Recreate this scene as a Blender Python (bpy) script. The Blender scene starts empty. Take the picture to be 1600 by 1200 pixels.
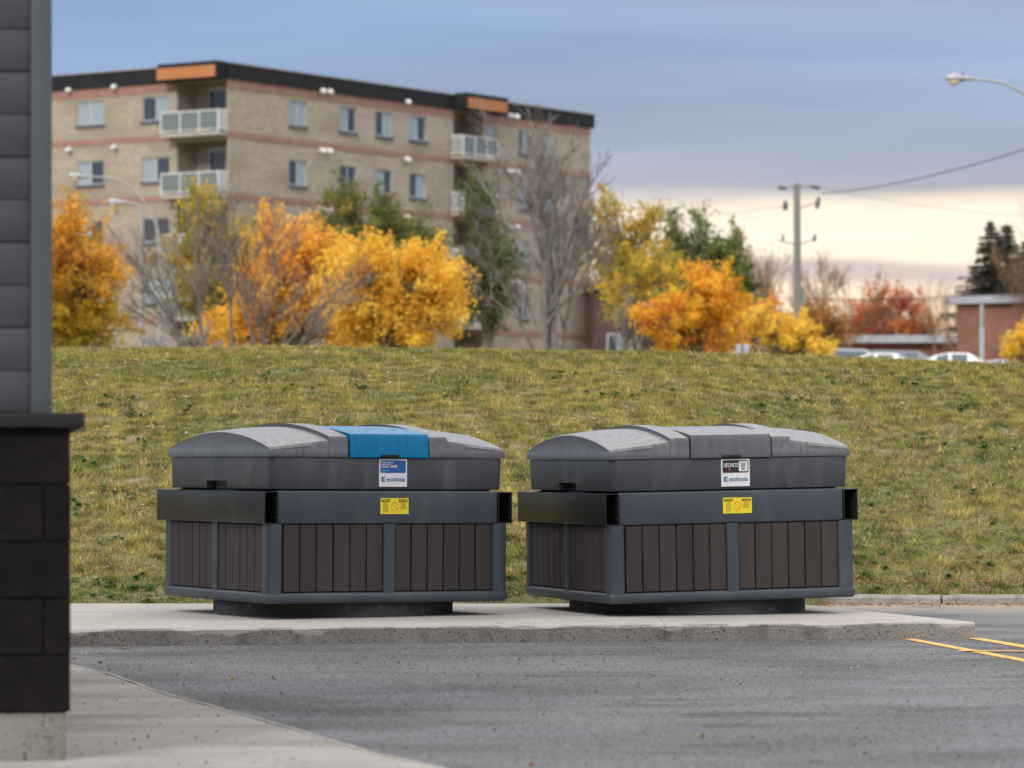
import bpy, bmesh, math, random
import numpy as np
from mathutils import Vector, Matrix
R = math.radians
random.seed(7)
rng = np.random.default_rng(11)
scene = bpy.context.scene
col = scene.collection

# ---------------------------------------------------------------- camera, sky, sun
F = 5800.0; HZ = 715.0; CH = 1.343          # focal length in px (1600 wide), horizon row, eye height
cam_d = bpy.data.cameras.new('camera'); cam = bpy.data.objects.new('camera', cam_d); col.objects.link(cam)
cam.location = (0, 0, CH); cam.rotation_euler = (R(90), 0, 0)
cam_d.sensor_width = 36; cam_d.lens = F/1600*36; cam_d.shift_y = (HZ-600)/1600
cam_d.clip_start = 0.5; cam_d.clip_end = 9000
cam_d.dof.use_dof = True; cam_d.dof.focus_distance = 28.6; cam_d.dof.aperture_fstop = 3.1
scene.camera = cam
scene.view_settings.view_transform = 'Standard'; scene.view_settings.look = 'None'
scene.view_settings.gamma = 1; scene.view_settings.exposure = 0.0
scene.view_settings.use_curve_mapping = False

SUN_EL, SUN_AZ = 30, 205                    # light comes from behind the camera, a little to the left
world = bpy.data.worlds.new('World'); scene.world = world; world.use_nodes = True
def build_world():
    nt = world.node_tree; N = nt.nodes; L = nt.links; N.clear()
    out = N.new('ShaderNodeOutputWorld'); bg = N.new('ShaderNodeBackground'); bg.inputs[1].default_value = 0.1
    L.new(bg.outputs[0], out.inputs[0])
    sky = N.new('ShaderNodeTexSky'); sky.sky_type = 'NISHITA'; sky.sun_disc = False
    sky.sun_elevation = R(SUN_EL); sky.sun_rotation = R(SUN_AZ)
    tc = N.new('ShaderNodeTexCoord')
    sp = N.new('ShaderNodeSeparateXYZ'); L.new(tc.outputs['Generated'], sp.inputs[0])
    def math_(op, a, b=None, clamp=False):
        m = N.new('ShaderNodeMath'); m.operation = op; m.use_clamp = clamp
        for i, v in enumerate((a, b)):
            if v is None: continue
            if isinstance(v, (int, float)): m.inputs[i].default_value = v
            else: L.new(v, m.inputs[i])
        return m.outputs[0]
    def noise(scale, detail, stretch, off=(0, 0, 0)):
        mp = N.new('ShaderNodeMapping'); mp.inputs['Scale'].default_value = stretch; mp.inputs['Location'].default_value = off
        L.new(tc.outputs['Generated'], mp.inputs[0])
        n = N.new('ShaderNodeTexNoise'); n.inputs['Scale'].default_value = scale; n.inputs['Detail'].default_value = detail
        n.inputs['Roughness'].default_value = 0.5
        L.new(mp.outputs[0], n.inputs['Vector']); return n.outputs[0]
    n1 = noise(2.2, 4, (1, 1, 14)); n2 = noise(9, 5, (1, 1, 9), (3, 1, 2))
    z = sp.outputs[2]
    el = math_('ADD', z, math_('MULTIPLY', math_('SUBTRACT', n1, 0.5), 0.022))
    el = math_('ADD', el, math_('MULTIPLY', math_('SUBTRACT', n2, 0.5), 0.015))
    el = math_('ADD', el, math_('MULTIPLY', sp.outputs[0], 0.03))
    def ramp(fac, stops):
        r = N.new('ShaderNodeValToRGB'); e = r.color_ramp.elements
        while len(e) > 1: e.remove(e[-1])
        e[0].position, e[0].color = stops[0][0], (*stops[0][1], 1)
        for p, c in stops[1:]:
            k = e.new(p); k.color = (*c, 1)
        L.new(fac, r.inputs[0]); return r.outputs[0]
    low = ramp(math_('DIVIDE', el, 0.16, True), [
        (0.00, (1.05, .50, .20)), (0.14, (1.18, .74, .42)), (0.25, (1.22, .94, .66)), (0.312, (1.12, .88, .66)), (0.330, (.68, .55, .52)),
        (0.346, (.70, .58, .55)), (0.366, (1.2, 1.02, .82)), (0.425, (1.22, 1.06, .88)), (0.445, (1.1, .93, .75)),
        (0.475, (.50, .48, .57)), (0.53, (.41, .46, .60)), (0.60, (.36, .42, .58)), (0.68, (.27, .36, .56)), (0.80, (.35, .42, .58)), (1.0, (.25, .36, .58))])
    high = ramp(math_('MAXIMUM', z, 0.0), [
        (0.0, (.34, .42, .62)), (0.12, (.34, .42, .62)), (0.3, (.80, .84, .95)), (0.6, (1.28, 1.24, 1.22)), (1.0, (1.3, 1.26, 1.22))])
    mx = N.new('ShaderNodeMix'); mx.data_type = 'RGBA'
    L.new(math_('DIVIDE', math_('SUBTRACT', z, 0.13), 0.08, True), mx.inputs[0])
    L.new(low, mx.inputs[6]); L.new(high, mx.inputs[7])
    # the cloud deck is thinner and bluer towards the left
    lf = N.new('ShaderNodeMapRange'); lf.inputs[1].default_value = .06; lf.inputs[2].default_value = -.13; L.new(sp.outputs[0], lf.inputs[0])
    hi_ = N.new('ShaderNodeMapRange'); hi_.inputs[1].default_value = .055; hi_.inputs[2].default_value = .085; L.new(z, hi_.inputs[0])
    md = N.new('ShaderNodeMapRange'); md.inputs[1].default_value = .35; md.inputs[2].default_value = .18; L.new(z, md.inputs[0])
    bl = N.new('ShaderNodeMix'); bl.data_type = 'RGBA'; L.new(math_('MULTIPLY', math_('MULTIPLY', math_('MULTIPLY', lf.outputs[0], hi_.outputs[0]), md.outputs[0]), .8), bl.inputs[0])
    L.new(mx.outputs[2], bl.inputs[6]); bl.inputs[7].default_value = (.23, .365, .61, 1); mx = bl
    # slightly brighter and darker cloud bodies
    n3 = noise(3.4, 6, (1, 1, 12), (7, 2, 5))
    br = math_('ADD', math_('MULTIPLY', math_('SUBTRACT', n3, 0.5), 1.05), 1.0)
    up = math_('MULTIPLY', math_('ADD', math_('MULTIPLY', z, 0.75), 1.0), 10.0)
    sc = N.new('ShaderNodeVectorMath'); sc.operation = 'SCALE'; L.new(mx.outputs[2], sc.inputs[0]); L.new(math_('MULTIPLY', up, br), sc.inputs['Scale'])
    m2 = N.new('ShaderNodeMix'); m2.data_type = 'RGBA'; m2.inputs[0].default_value = 0.9
    L.new(sky.outputs[0], m2.inputs[6]); L.new(sc.outputs[0], m2.inputs[7])
    L.new(m2.outputs[2], bg.inputs[0])
build_world()
sun_d = bpy.data.lights.new('sun', 'SUN'); sun = bpy.data.objects.new('sun', sun_d); col.objects.link(sun)
sun_d.energy = 1.7; sun_d.angle = R(10); sun_d.color = (1.0, .93, .82)
_a, _e = R(SUN_AZ), R(SUN_EL)
sdir = Vector((math.sin(_a)*math.cos(_e), math.cos(_a)*math.cos(_e), math.sin(_e)))
sun.rotation_euler = sdir.to_track_quat('Z', 'Y').to_euler()

# ---------------------------------------------------------------- helpers
def at(px, py, D): return Vector(((px-800)/F*D, D, CH-(py-HZ)/F*D))
def gp(px, py, z=0.0):
    D = (CH-z)*F/(py-HZ); return Vector(((px-800)/F*D, D, z))

def tag(o, label=None, cat=None, group=None, kind=None):
    if label: o['label'] = label
    if cat: o['category'] = cat
    if group: o['group'] = group
    if kind: o['kind'] = kind
    return o
def empty(name, loc=(0, 0, 0), rz=0.0, **k):
    o = bpy.data.objects.new(name, None); col.objects.link(o); o.location = loc; o.rotation_euler = (0, 0, rz)
    o.empty_display_size = .2
    return tag(o, **k)
def link(name, me, parent=None, loc=None):
    o = bpy.data.objects.new(name, me); col.objects.link(o)
    if parent is not None: o.parent = parent
    if loc is not None: o.location = loc
    return o
def copy_tree(o, parent=None):
    c = o.copy(); col.objects.link(c); c.parent = parent
    for ch in [x for x in bpy.data.objects if x.parent == o]: copy_tree(ch, c)
    return c

class MB:
    def __init__(s): s.v = []; s.f = []
    def add(s, vs, fs):
        b = len(s.v); s.v += [tuple(v) for v in vs]; s.f += [tuple(i+b for i in f) for f in fs]; return s
    def box(s, x0, x1, y0, y1, z0, z1, M=None):
        vs = [Vector(p) for p in ((x0,y0,z0),(x1,y0,z0),(x1,y1,z0),(x0,y1,z0),(x0,y0,z1),(x1,y0,z1),(x1,y1,z1),(x0,y1,z1))]
        if M is not None: vs = [M @ p for p in vs]
        return s.add(vs, [(0,3,2,1),(4,5,6,7),(0,1,5,4),(1,2,6,5),(2,3,7,6),(3,0,4,7)])
    def tube(s, pts, rad, n=6, cap=True):
        pts = [Vector(p) for p in pts]; m = len(pts)
        if not hasattr(rad, '__len__'): rad = [rad]*m
        b = len(s.v); up = None
        for i, p in enumerate(pts):
            t = (pts[min(i+1, m-1)]-pts[max(i-1, 0)])
            t = t.normalized() if t.length > 1e-9 else Vector((0, 0, 1))
            if up is None: up = Vector((1, 0, 0)) if abs(t.x) < .9 else Vector((0, 1, 0))
            a = t.cross(up).normalized(); c = t.cross(a); up = -c
            up = a.cross(t)
            for k in range(n):
                an = 2*math.pi*k/n; q = p+(a*math.cos(an)+c*math.sin(an))*rad[i]; s.v.append((q.x, q.y, q.z))
        for i in range(m-1):
            for k in range(n):
                k2 = (k+1) % n; s.f.append((b+i*n+k, b+i*n+k2, b+(i+1)*n+k2, b+(i+1)*n+k))
        if cap:
            s.f.append(tuple(b+k for k in range(n))); s.f.append(tuple(b+(m-1)*n+k for k in reversed(range(n))))
        return s
    def prism(s, poly, z0, z1):
        n = len(poly)
        vs = [(p[0], p[1], z0) for p in poly]+[(p[0], p[1], z1) for p in poly]
        fs = [tuple(reversed(range(n))), tuple(range(n, 2*n))]+[(i, (i+1) % n, n+(i+1) % n, n+i) for i in range(n)]
        return s.add(vs, fs)
    def mesh(s, name, mat, smooth=False):
        me = bpy.data.meshes.new(name); me.from_pydata(s.v, [], s.f); me.update()
        if mat: me.materials.append(mat)
        if smooth:
            me.polygons.foreach_set('use_smooth', [True]*len(me.polygons)); me.set_sharp_from_angle(angle=R(35))
        return me
    def build(s, name, mat, parent=None, smooth=False, loc=None, fix=False):
        me = s.mesh(name, mat, smooth)
        if fix:
            bm = bmesh.new(); bm.from_mesh(me); bmesh.ops.recalc_face_normals(bm, faces=bm.faces); bm.to_mesh(me); bm.free()
        return link(name, me, parent, loc)

def bev(name, mat, parent, boxes, r=.01, seg=2, loc=None):
    """boxes with rounded edges joined as one object"""
    bm = bmesh.new()
    for (x0, x1, y0, y1, z0, z1) in boxes:
        m = Matrix.Translation(((x0+x1)/2, (y0+y1)/2, (z0+z1)/2)) @ Matrix.Diagonal((x1-x0, y1-y0, z1-z0, 1))
        g = bmesh.ops.create_cube(bm, size=1, matrix=m)
        es = list({e for v in g['verts'] for e in v.link_edges})
        rr = min(r, .45*min(x1-x0, y1-y0, z1-z0))
        bmesh.ops.bevel(bm, geom=es, offset=rr, segments=seg, profile=.5, affect='EDGES')
    me = bpy.data.meshes.new(name); bm.to_mesh(me); bm.free(); me.materials.append(mat)
    me.polygons.foreach_set('use_smooth', [True]*len(me.polygons)); me.set_sharp_from_angle(angle=R(40))
    return link(name, me, parent, loc)

def npmesh(name, V, Fc, k, mat, colr=None, parent=None, nrm=None):
    """fast mesh from arrays; k = corners per face; colr per-vertex rgb"""
    me = bpy.data.meshes.new(name); nv, nf = len(V), len(Fc)
    me.vertices.add(nv); me.vertices.foreach_set('co', np.asarray(V, dtype=np.float32).ravel())
    me.loops.add(nf*k); me.loops.foreach_set('vertex_index', np.asarray(Fc, dtype=np.int32).ravel())
    me.polygons.add(nf); me.polygons.foreach_set('loop_start', np.arange(nf, dtype=np.int32)*k)
    me.polygons.foreach_set('loop_total', np.full(nf, k, dtype=np.int32))
    if colr is not None:
        a = me.color_attributes.new('tint', 'FLOAT_COLOR', 'POINT')
        c4 = np.ones((nv, 4), dtype=np.float32); c4[:, :3] = colr; a.data.foreach_set('color', c4.ravel())
    me.update(calc_edges=True); me.materials.append(mat)
    return link(name, me, parent)

# ---------------------------------------------------------------- materials
MATS = {}
def newmat(name):
    m = bpy.data.materials.new(name); m.use_nodes = True; nt = m.node_tree
    return m, nt, nt.nodes, nt.links, nt.nodes['Principled BSDF']
def P(name, c1, c2=None, scale=5.0, rough=.6, metal=0.0, bump=0.0, bscale=60.0, rnd=0.0, spec=.5, c3=None, s3=1.0, t3=(.55, .7), stretch=(1, 1, 1),
      coord='Object', det=6, t2=(.35, .65), bdist=.01):
    """two-colour noise material; c3 = third colour in sparse patches"""
    m, nt, N, L, b = newmat(name)
    b.inputs['Roughness'].default_value = rough; b.inputs['Metallic'].default_value = metal; b.inputs['Specular IOR Level'].default_value = spec
    tc = N.new('ShaderNodeTexCoord'); o_ = N.new('ShaderNodeObjectInfo'); va = N.new('ShaderNodeVectorMath'); va.operation = 'MULTIPLY_ADD'
    va.inputs[1].default_value = (37, 23, 11); L.new(o_.outputs['Random'], va.inputs[0]); L.new(tc.outputs['Object'], va.inputs[2]); src = va.outputs[0]
    if coord == 'World':
        g = N.new('ShaderNodeNewGeometry'); src = g.outputs['Position']
    mp = N.new('ShaderNodeMapping'); mp.inputs['Scale'].default_value = stretch; L.new(src, mp.inputs[0])
    def nz(sc, lo, hi, d=det):
        n = N.new('ShaderNodeTexNoise'); n.inputs['Scale'].default_value = sc; n.inputs['Detail'].default_value = d; L.new(mp.outputs[0], n.inputs['Vector'])
        r = N.new('ShaderNodeMapRange'); r.inputs[1].default_value = lo; r.inputs[2].default_value = hi; L.new(n.outputs[0], r.inputs[0]); return r.outputs[0]
    cur = None
    c2 = c2 or c1
    mx = N.new('ShaderNodeMix'); mx.data_type = 'RGBA'; mx.inputs[6].default_value = (*c1, 1); mx.inputs[7].default_value = (*c2, 1)
    L.new(nz(scale, *t2), mx.inputs[0]); cur = mx.outputs[2]
    if c3:
        m3 = N.new('ShaderNodeMix'); m3.data_type = 'RGBA'; L.new(cur, m3.inputs[6]); m3.inputs[7].default_value = (*c3, 1)
        L.new(nz(s3, *t3), m3.inputs[0]); cur = m3.outputs[2]
    if rnd:
        oi = N.new('ShaderNodeObjectInfo'); r = N.new('ShaderNodeMapRange'); r.inputs[3].default_value = 1-rnd; r.inputs[4].default_value = 1+rnd
        L.new(oi.outputs['Random'], r.inputs[0]); sc = N.new('ShaderNodeVectorMath'); sc.operation = 'SCALE'
        L.new(cur, sc.inputs[0]); L.new(r.outputs[0], sc.inputs['Scale']); cur = sc.outputs[0]
    L.new(cur, b.inputs['Base Color'])
    if bump:
        n = N.new('ShaderNodeTexNoise'); n.inputs['Scale'].default_value = bscale; n.inputs['Detail'].default_value = 4; L.new(mp.outputs[0], n.inputs['Vector'])
        bp = N.new('ShaderNodeBump'); bp.inputs['Strength'].default_value = bump; bp.inputs['Distance'].default_value = bdist
        L.new(n.outputs[0], bp.inputs['Height']); L.new(bp.outputs[0], b.inputs['Normal'])
    MATS[name] = m; return m
def leafmat(name, trans=.35, tone=1.0, nscale=.6):
    """colour from the per-leaf tint attribute, part of the light passes through"""
    m, nt, N, L, b = newmat(name)
    at_ = N.new('ShaderNodeAttribute'); at_.attribute_name = 'tint'
    b.inputs['Roughness'].default_value = .7; b.inputs['Specular IOR Level'].default_value = .2
    sc = N.new('ShaderNodeVectorMath'); sc.operation = 'SCALE'; sc.inputs['Scale'].default_value = tone; L.new(at_.outputs['Color'], sc.inputs[0])
    L.new(sc.outputs[0], b.inputs['Base Color'])
    tr = N.new('ShaderNodeBsdfTranslucent'); L.new(sc.outputs[0], tr.inputs[0])
    ms = N.new('ShaderNodeMixShader'); ms.inputs[0].default_value = trans
    L.new(b.outputs[0], ms.inputs[1]); L.new(tr.outputs[0], ms.inputs[2]); L.new(ms.outputs[0], N['Material Output'].inputs[0])
    return m
def glassmat(name, c=(.05, .07, .09), rough=.08):
    m, nt, N, L, b = newmat(name); b.inputs['Base Color'].default_value = (*c, 1); b.inputs['Roughness'].default_value = rough
    b.inputs['Specular IOR Level'].default_value = .8; return m

M_leaf = leafmat('leaves', .48)
M_grass = leafmat('grass_blades', .3)
M_bark = P('bark', (.10, .08, .065), (.17, .145, .125), 6, .9)
M_bark_grey = P('grey_bark', (.20, .175, .165), (.32, .29, .28), 6, .9)
M_bark_brown = P('brown_twigs', (.17, .10, .06), (.25, .16, .10), 6, .9)

# ---------------------------------------------------------------- terrain
YC = 44.0
def foot(x):
    t = min(max((x-1.9)/1.2, 0), 1); t = t*t*(3-2*t); return 31.1+3.15*t
def zfoot(x):
    t = min(max((x-1.9)/1.2, 0), 1); return .115-.045*t
def crest_k(x):
    # slope of the sight line that grazes the crest, by where it stands
    px = 800+x/43.0*F
    pts = [(-1e5, 548), (100, 548), (500, 547), (800, 550), (1100, 556), (1350, 562), (1600, 573), (2200, 585), (1e5, 590)]
    for (a, ya), (b, yb) in zip(pts, pts[1:]):
        if a <= px <= b: return (HZ-(ya+(yb-ya)*(px-a)/(b-a)))/F
    return (HZ-590)/F
def prof(s): return 1-(1-s)**1.45 if s < 1 else 1.0
_zc = {}
def zcrest(x):
    k = round(x, 1)
    if k in _zc: return _zc[k]
    lo, hi = 1.5, 4.0; tg = crest_k(k); yf = foot(k); z0 = zfoot(k)
    for _ in range(24):
        m = (lo+hi)/2
        v = max((z0+(m-z0)*prof(s/40)-CH)/(yf+(YC-yf)*s/40) for s in range(20, 41))
        if v > tg: hi = m
        else: lo = m
    _zc[k] = lo; return lo
def ter(x, y):
    yf = foot(x); z0 = zfoot(x); xc = max(-30, min(30, x)); zc = zcrest(xc)
    if y < yf: return z0-.25*min(1, (yf-y)/.15)
    if y <= YC:
        b = .035*math.sin(x*1.1+y*.7)*math.sin(y*.9-x*.4)*min(1, (y-yf)/2)*min(1, (YC-y)/3)
        b += .018*math.sin(x*2.3+1.3*math.sin(y*1.9))*math.sin(y*2.1+x)*min(1, (y-yf)/1.5)
        return z0+(zc-z0)*prof((y-yf)/(YC-yf))+b
    t = min((y-YC)/96, 1); return zc+(3.8-zc)*t
def noise2(x, y, s, seed=0):
    r = np.random.default_rng(seed); ph = r.uniform(0, 6.28, 10); an = r.uniform(0, 6.28, 10); fr = r.uniform(.5, 1.8, 10)/s
    v = 0
    for p, a, f in zip(ph, an, fr): v = v+np.sin((x*math.cos(a)+y*math.sin(a))*f*6.28+p)
    return v/3.2
def build_terrain():
    xs = [-4000, -1500, -500, -200, -100, -50, -30, -20, -14]+[round(-10+.2*i, 2) for i in range(101)]+[14, 20, 30, 50, 100, 200, 500, 1500, 4000]
    ys = [30.2, 30.8, 31.0, 31.1]+[round(31.2+.15*i, 2) for i in range(100)]+[47, 50, 55, 65, 80, 100, 120, 140, 180, 260, 400, 800, 2000, 5000, 8000]
    vs = [(x, y, ter(x, y)) for y in ys for x in xs]; nx = len(xs)
    fs = [(j*nx+i, j*nx+i+1, (j+1)*nx+i+1, (j+1)*nx+i) for j in range(len(ys)-1) for i in range(nx-1)]
    m = P('turf_soil', (.085, .085, .028), (.19, .17, .06), 14, .95, bump=1, bscale=30, coord='World', c3=(.24, .19, .12), s3=1.7, t3=(.56, .68), bdist=.03)
    tag(MB().add(vs, fs).build('grass_slope', m, smooth=True), kind='structure')
build_terrain()

# asphalt, worn and grainy
def asphalt_mat():
    m, nt, N, L, b = newmat('asphalt'); g = N.new('ShaderNodeNewGeometry')
    def nz(sc, det=6, st=(1, 1, 1), lo=.35, hi=.65, rough=.5):
        mp = N.new('ShaderNodeMapping'); mp.inputs['Scale'].default_value = st; L.new(g.outputs['Position'], mp.inputs[0])
        n = N.new('ShaderNodeTexNoise'); n.inputs['Scale'].default_value = sc; n.inputs['Detail'].default_value = det; n.inputs['Roughness'].default_value = rough
        L.new(mp.outputs[0], n.inputs['Vector']); r = N.new('ShaderNodeMapRange'); r.inputs[1].default_value = lo; r.inputs[2].default_value = hi
        L.new(n.outputs[0], r.inputs[0]); return r.outputs[0]
    def mix(f, a, c):
        x = N.new('ShaderNodeMix'); x.data_type = 'RGBA'; L.new(f, x.inputs[0])
        for i, v in ((6, a), (7, c)):
            if isinstance(v, tuple): x.inputs[i].default_value = (*v, 1)
            else: L.new(v, x.inputs[i])
        return x.outputs[2]
    base = mix(nz(.5, 6, (.8, .8, 1), .38, .62), (.042, .043, .047), (.135, .135, .142))      # large worn areas
    base = mix(nz(1.4, 4, (.5, 1.2, 1), .50, .62), base, (.048, .047, .048))       # tyre tracks
    base = mix(nz(34, 4, lo=.47, hi=.70, rough=.8), base, (.28, .28, .29))                   # grain
    base = mix(nz(26, 4, lo=.53, hi=.66, rough=.8), base, (.018, .018, .020))                   # pits
    sep = N.new('ShaderNodeSeparateXYZ'); L.new(g.outputs['Position'], sep.inputs[0])
    sd = N.new('ShaderNodeMapRange'); sd.inputs[1].default_value = 31.5; sd.inputs[2].default_value = 33.2; L.new(sep.outputs[1], sd.inputs[0])
    mu = N.new('ShaderNodeMath'); mu.operation = 'MULTIPLY'; L.new(sd.outputs[0], mu.inputs[0]); L.new(nz(2, 5, lo=.25, hi=.5), mu.inputs[1])
    base = mix(mu.outputs[0], base, (.30, .25, .20))                                # sand washed against the kerb
    L.new(base, b.inputs['Base Color']); rr_ = N.new('ShaderNodeMapRange'); rr_.inputs[3].default_value = .42; rr_.inputs[4].default_value = .78
    L.new(nz(.8, 6, (.7, 1, 1), .38, .62), rr_.inputs[0]); L.new(rr_.outputs[0], b.inputs['Roughness']); b.inputs['Specular IOR Level'].default_value = .45
    n = N.new('ShaderNodeTexNoise'); n.inputs['Scale'].default_value = 55; n.inputs['Detail'].default_value = 4; L.new(g.outputs['Position'], n.inputs['Vector'])
    bp = N.new('ShaderNodeBump'); bp.inputs['Strength'].default_value = 1; bp.inputs['Distance'].default_value = .022; L.new(n.outputs[0], bp.inputs['Height']); L.new(bp.outputs[0], b.inputs['Normal'])
    return m
M_asph = asphalt_mat()
tag(MB().add([(-3000, -3000, 0), (3000, -3000, 0), (3000, 34.3, 0), (-3000, 34.3, 0)], [(0, 1, 2, 3)]).build('road', M_asph), kind='structure')

def concrete(name, a, b_, dark, chip=None, dscale=2.0, dt=(.6, .75), bump=.35):
    m, nt, N, L, b = newmat(name); g = N.new('ShaderNodeNewGeometry')
    def nz(sc, lo, hi, det=6, st=(1, 1, 1)):
        mp = N.new('ShaderNodeMapping'); mp.inputs['Scale'].default_value = st; L.new(g.outputs['Position'], mp.inputs[0])
        n = N.new('ShaderNodeTexNoise'); n.inputs['Scale'].default_value = sc; n.inputs['Detail'].default_value = det; L.new(mp.outputs[0], n.inputs['Vector'])
        r = N.new('ShaderNodeMapRange'); r.inputs[1].default_value = lo; r.inputs[2].default_value = hi; L.new(n.outputs[0], r.inputs[0]); return r.outputs[0]
    def mix(f, p, q):
        x = N.new('ShaderNodeMix'); x.data_type = 'RGBA'; L.new(f, x.inputs[0])
        for i, v in ((6, p), (7, q)):
            if isinstance(v, tuple): x.inputs[i].default_value = (*v, 1)
            else: L.new(v, x.inputs[i])
        return x.outputs[2]
    c = mix(nz(1.5, .3, .7), a, b_)
    c = mix(nz(dscale, *dt, st=(.6, 1.6, 1)), c, dark)
    c = mix(nz(55, .60, .66, 2), c, tuple(v*.35 for v in dark))      # pores
    c = mix(nz(160, .45, .75, 2), c, tuple(min(1, v*1.15) for v in a))
    if chip:
        sp_ = N.new('ShaderNodeSeparateXYZ'); L.new(g.outputs['Position'], sp_.inputs[0])
        zz = N.new('ShaderNodeMapRange'); zz.inputs[1].default_value = .055; zz.inputs[2].default_value = .12; zz.inputs[3].default_value = -.10; zz.inputs[4].default_value = .13; L.new(sp_.outputs[2], zz.inputs[0])
        ad = N.new('ShaderNodeMath'); ad.operation = 'ADD'; L.new(nz(4.5, 0, 1, 9, (.6, 1, 1)), ad.inputs[0]); L.new(zz.outputs[0], ad.inputs[1])
        r2 = N.new('ShaderNodeMapRange'); r2.inputs[1].default_value = .61; r2.inputs[2].default_value = .68; L.new(ad.outputs[0], r2.inputs[0])
        c = mix(nz(5, .50, .80, 6, (1.2, 1, .25)), c, dark); c = mix(r2.outputs[0], c, chip)
    L.new(c, b.inputs['Base Color']); b.inputs['Roughness'].default_value = .85
    n = N.new('ShaderNodeTexNoise'); n.inputs['Scale'].default_value = 40; n.inputs['Detail'].default_value = 6; L.new(g.outputs['Position'], n.inputs['Vector'])
    bp = N.new('ShaderNodeBump'); bp.inputs['Strength'].default_value = bump; bp.inputs['Distance'].default_value = .01; L.new(n.outputs[0], bp.inputs['Height']); L.new(bp.outputs[0], b.inputs['Normal'])
    return m
M_conc = concrete('pad_concrete', (.44, .415, .38), (.34, .32, .295), (.25, .235, .215))
M_walk = concrete('sidewalk_concrete', (.35, .335, .315), (.25, .24, .225), (.17, .155, .14), dscale=.9, dt=(.46, .66))
M_edge = concrete('kerb_concrete', (.29, .275, .25), (.20, .19, .175), (.12, .11, .10), chip=(.42, .40, .37), dscale=5, bump=.8)

# raised concrete pad: two slabs with a joint, chipped front edge
def pad_front(x): return 26.42+(x+3.13)*(27.6-26.42)/(3.44+3.13)
pad = empty('pavement', (0, 0, 0), kind='structure')
def slab(x0, x1, x0b, x1b, last=False):
    n = max(8, int((x1-x0)/.04)); top = []; mid = []; bot = []
    r = random.Random(int(x0*10)+90)
    ch = 0; sp0 = sp1 = 0
    for i in range(n+1):
        x = x0+(x1-x0)*i/n; y = pad_front(x)
        ch = ch*.75+r.uniform(-.004, .004)
        if i % 9 == 0: sp0, sp1 = sp1 if i else 0, (r.uniform(.006, .024) if r.random() < .35 else 0)
        c = .008+abs(ch)*.45+sp0*.6+(sp1-sp0)*.6*((i % 9)/9)+r.uniform(0, .004)
        top.append((x, y+c*1.5, .12)); mid.append((x, y+.004*r.random(), .12-c)); bot.append((x, y-.004, -.02))
    k = n+1
    vs = top+mid+bot+[(x0b, 31.12, .12), (x1b, 31.12, .12), (x0b, 31.12, -.02), (x1b, 31.12, -.02)]
    a, b_, c_, d = 3*k, 3*k+1, 3*k+2, 3*k+3
    edge = []
    fs = []
    for i in range(n):
        edge += [(k+i, k+i+1, i+1, i), (2*k+i, 2*k+i+1, k+i+1, k+i)]
    fs.append(tuple(range(k))+(b_, a)); fs.append((2*k, k, 0, a, c_)); fs.append((n, k+n, 2*k+n, d, b_)); fs.append((c_, a, b_, d))
    o = MB().add(vs, fs+edge).build('slab', M_conc, pad)
    o.data.materials.append(M_edge)
    for p in o.data.polygons:
        if p.index >= len(fs)-3: p.material_index = 1
    for p in list(o.data.polygons)[:1]: p.material_index = 0
    return o
slab(-9, -6.006, -9, -6.006); slab(-6, 1.12, -6, 1.12); slab(1.1225, 3.44, 1.126, 2.35)

# low kerb at the foot of the slope on the right
kerb = empty('kerb', kind='structure')
def kerb_stone(x0, x1):
    n = 10; vs = []; r = random.Random(int(x0*50))
    for i in range(n+1):
        x = x0+(x1-x0)*i/n; y = 34.05+.02*math.sin(x*3)-.12*max(0, 2.9-x); j = [r.uniform(-.006, .006) for _ in range(4)]
        vs += [(x, y+j[0]*.5, -.02), (x, y+.01+j[1], .052+j[2]), (x, y+.035, .075+j[3]), (x, y+.17, .08+j[2]), (x, y+.18, -.02)]
    fs = [(i*5+k, (i+1)*5+k, (i+1)*5+k+1, i*5+k+1) for i in range(n) for k in range(4)]+[(0, 1, 2, 3, 4), tuple(n*5+k for k in (4, 3, 2, 1, 0))]
    MB().add(vs, fs).build('kerb_stone', M_edge, kerb)
x = 2.75
while x < 14:
    kerb_stone(x, x+1.18); x += 1.2

# sidewalk at the lower left, flush with the road
swe = [(110, 1041), (157, 1050), (198, 1064.6), (259, 1086), (316, 1100.5), (372, 1116), (439, 1135), (505, 1155), (572, 1176), (644, 1191), (685, 1200)]
swp = [gp(a, b, .02) for a, b in swe]
swp = [Vector((-4.2, 27.0, .02)), Vector((-3.3, 25.0, .02))]+swp+[Vector((.35, 14.0, .02)), Vector((1.1, 11.5, .02)), Vector((1.8, 9, .02))]
def edge_x(y):
    for a, b in zip(swp, swp[1:]):
        if b.y <= y <= a.y: return a.x+(b.x-a.x)*(a.y-y)/(a.y-b.y)
    return swp[-1].x
walk = empty('sidewalk', kind='structure')
cuts = [27, 25.2, 23.5, 21.85, 20.05, 18.3, 16.75, 15.0, 13.2, 11.4, 9.2]
for a, b in zip(cuts, cuts[1:]):
    a -= .004; b += .004
    yy = [a-(a-b)*i/8 for i in range(9)]
    poly = [(-9, b), (edge_x(b), b)]+[(edge_x(y), y) for y in reversed(yy[:-1])]+[(-9, a)]
    MB().prism(poly, -.03, .02).build('slab', M_walk, walk)
me = MB()
for i in range(90):
    pass
ev = []; ef = []
M_kedge = concrete('edging_concrete', (.37, .355, .33), (.29, .275, .255), (.20, .19, .17))
ys_ = [26.9-.2*i for i in range(88)]
for i, y in enumerate(ys_):
    e = edge_x(y)+.012*math.sin(y*5.1)*math.sin(y*1.7); ev += [(e+.004, y, .004), (e+.006, y, .0225), (e+.034, y+.006, .0215), (e+.042, y+.008, .0)]
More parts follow.
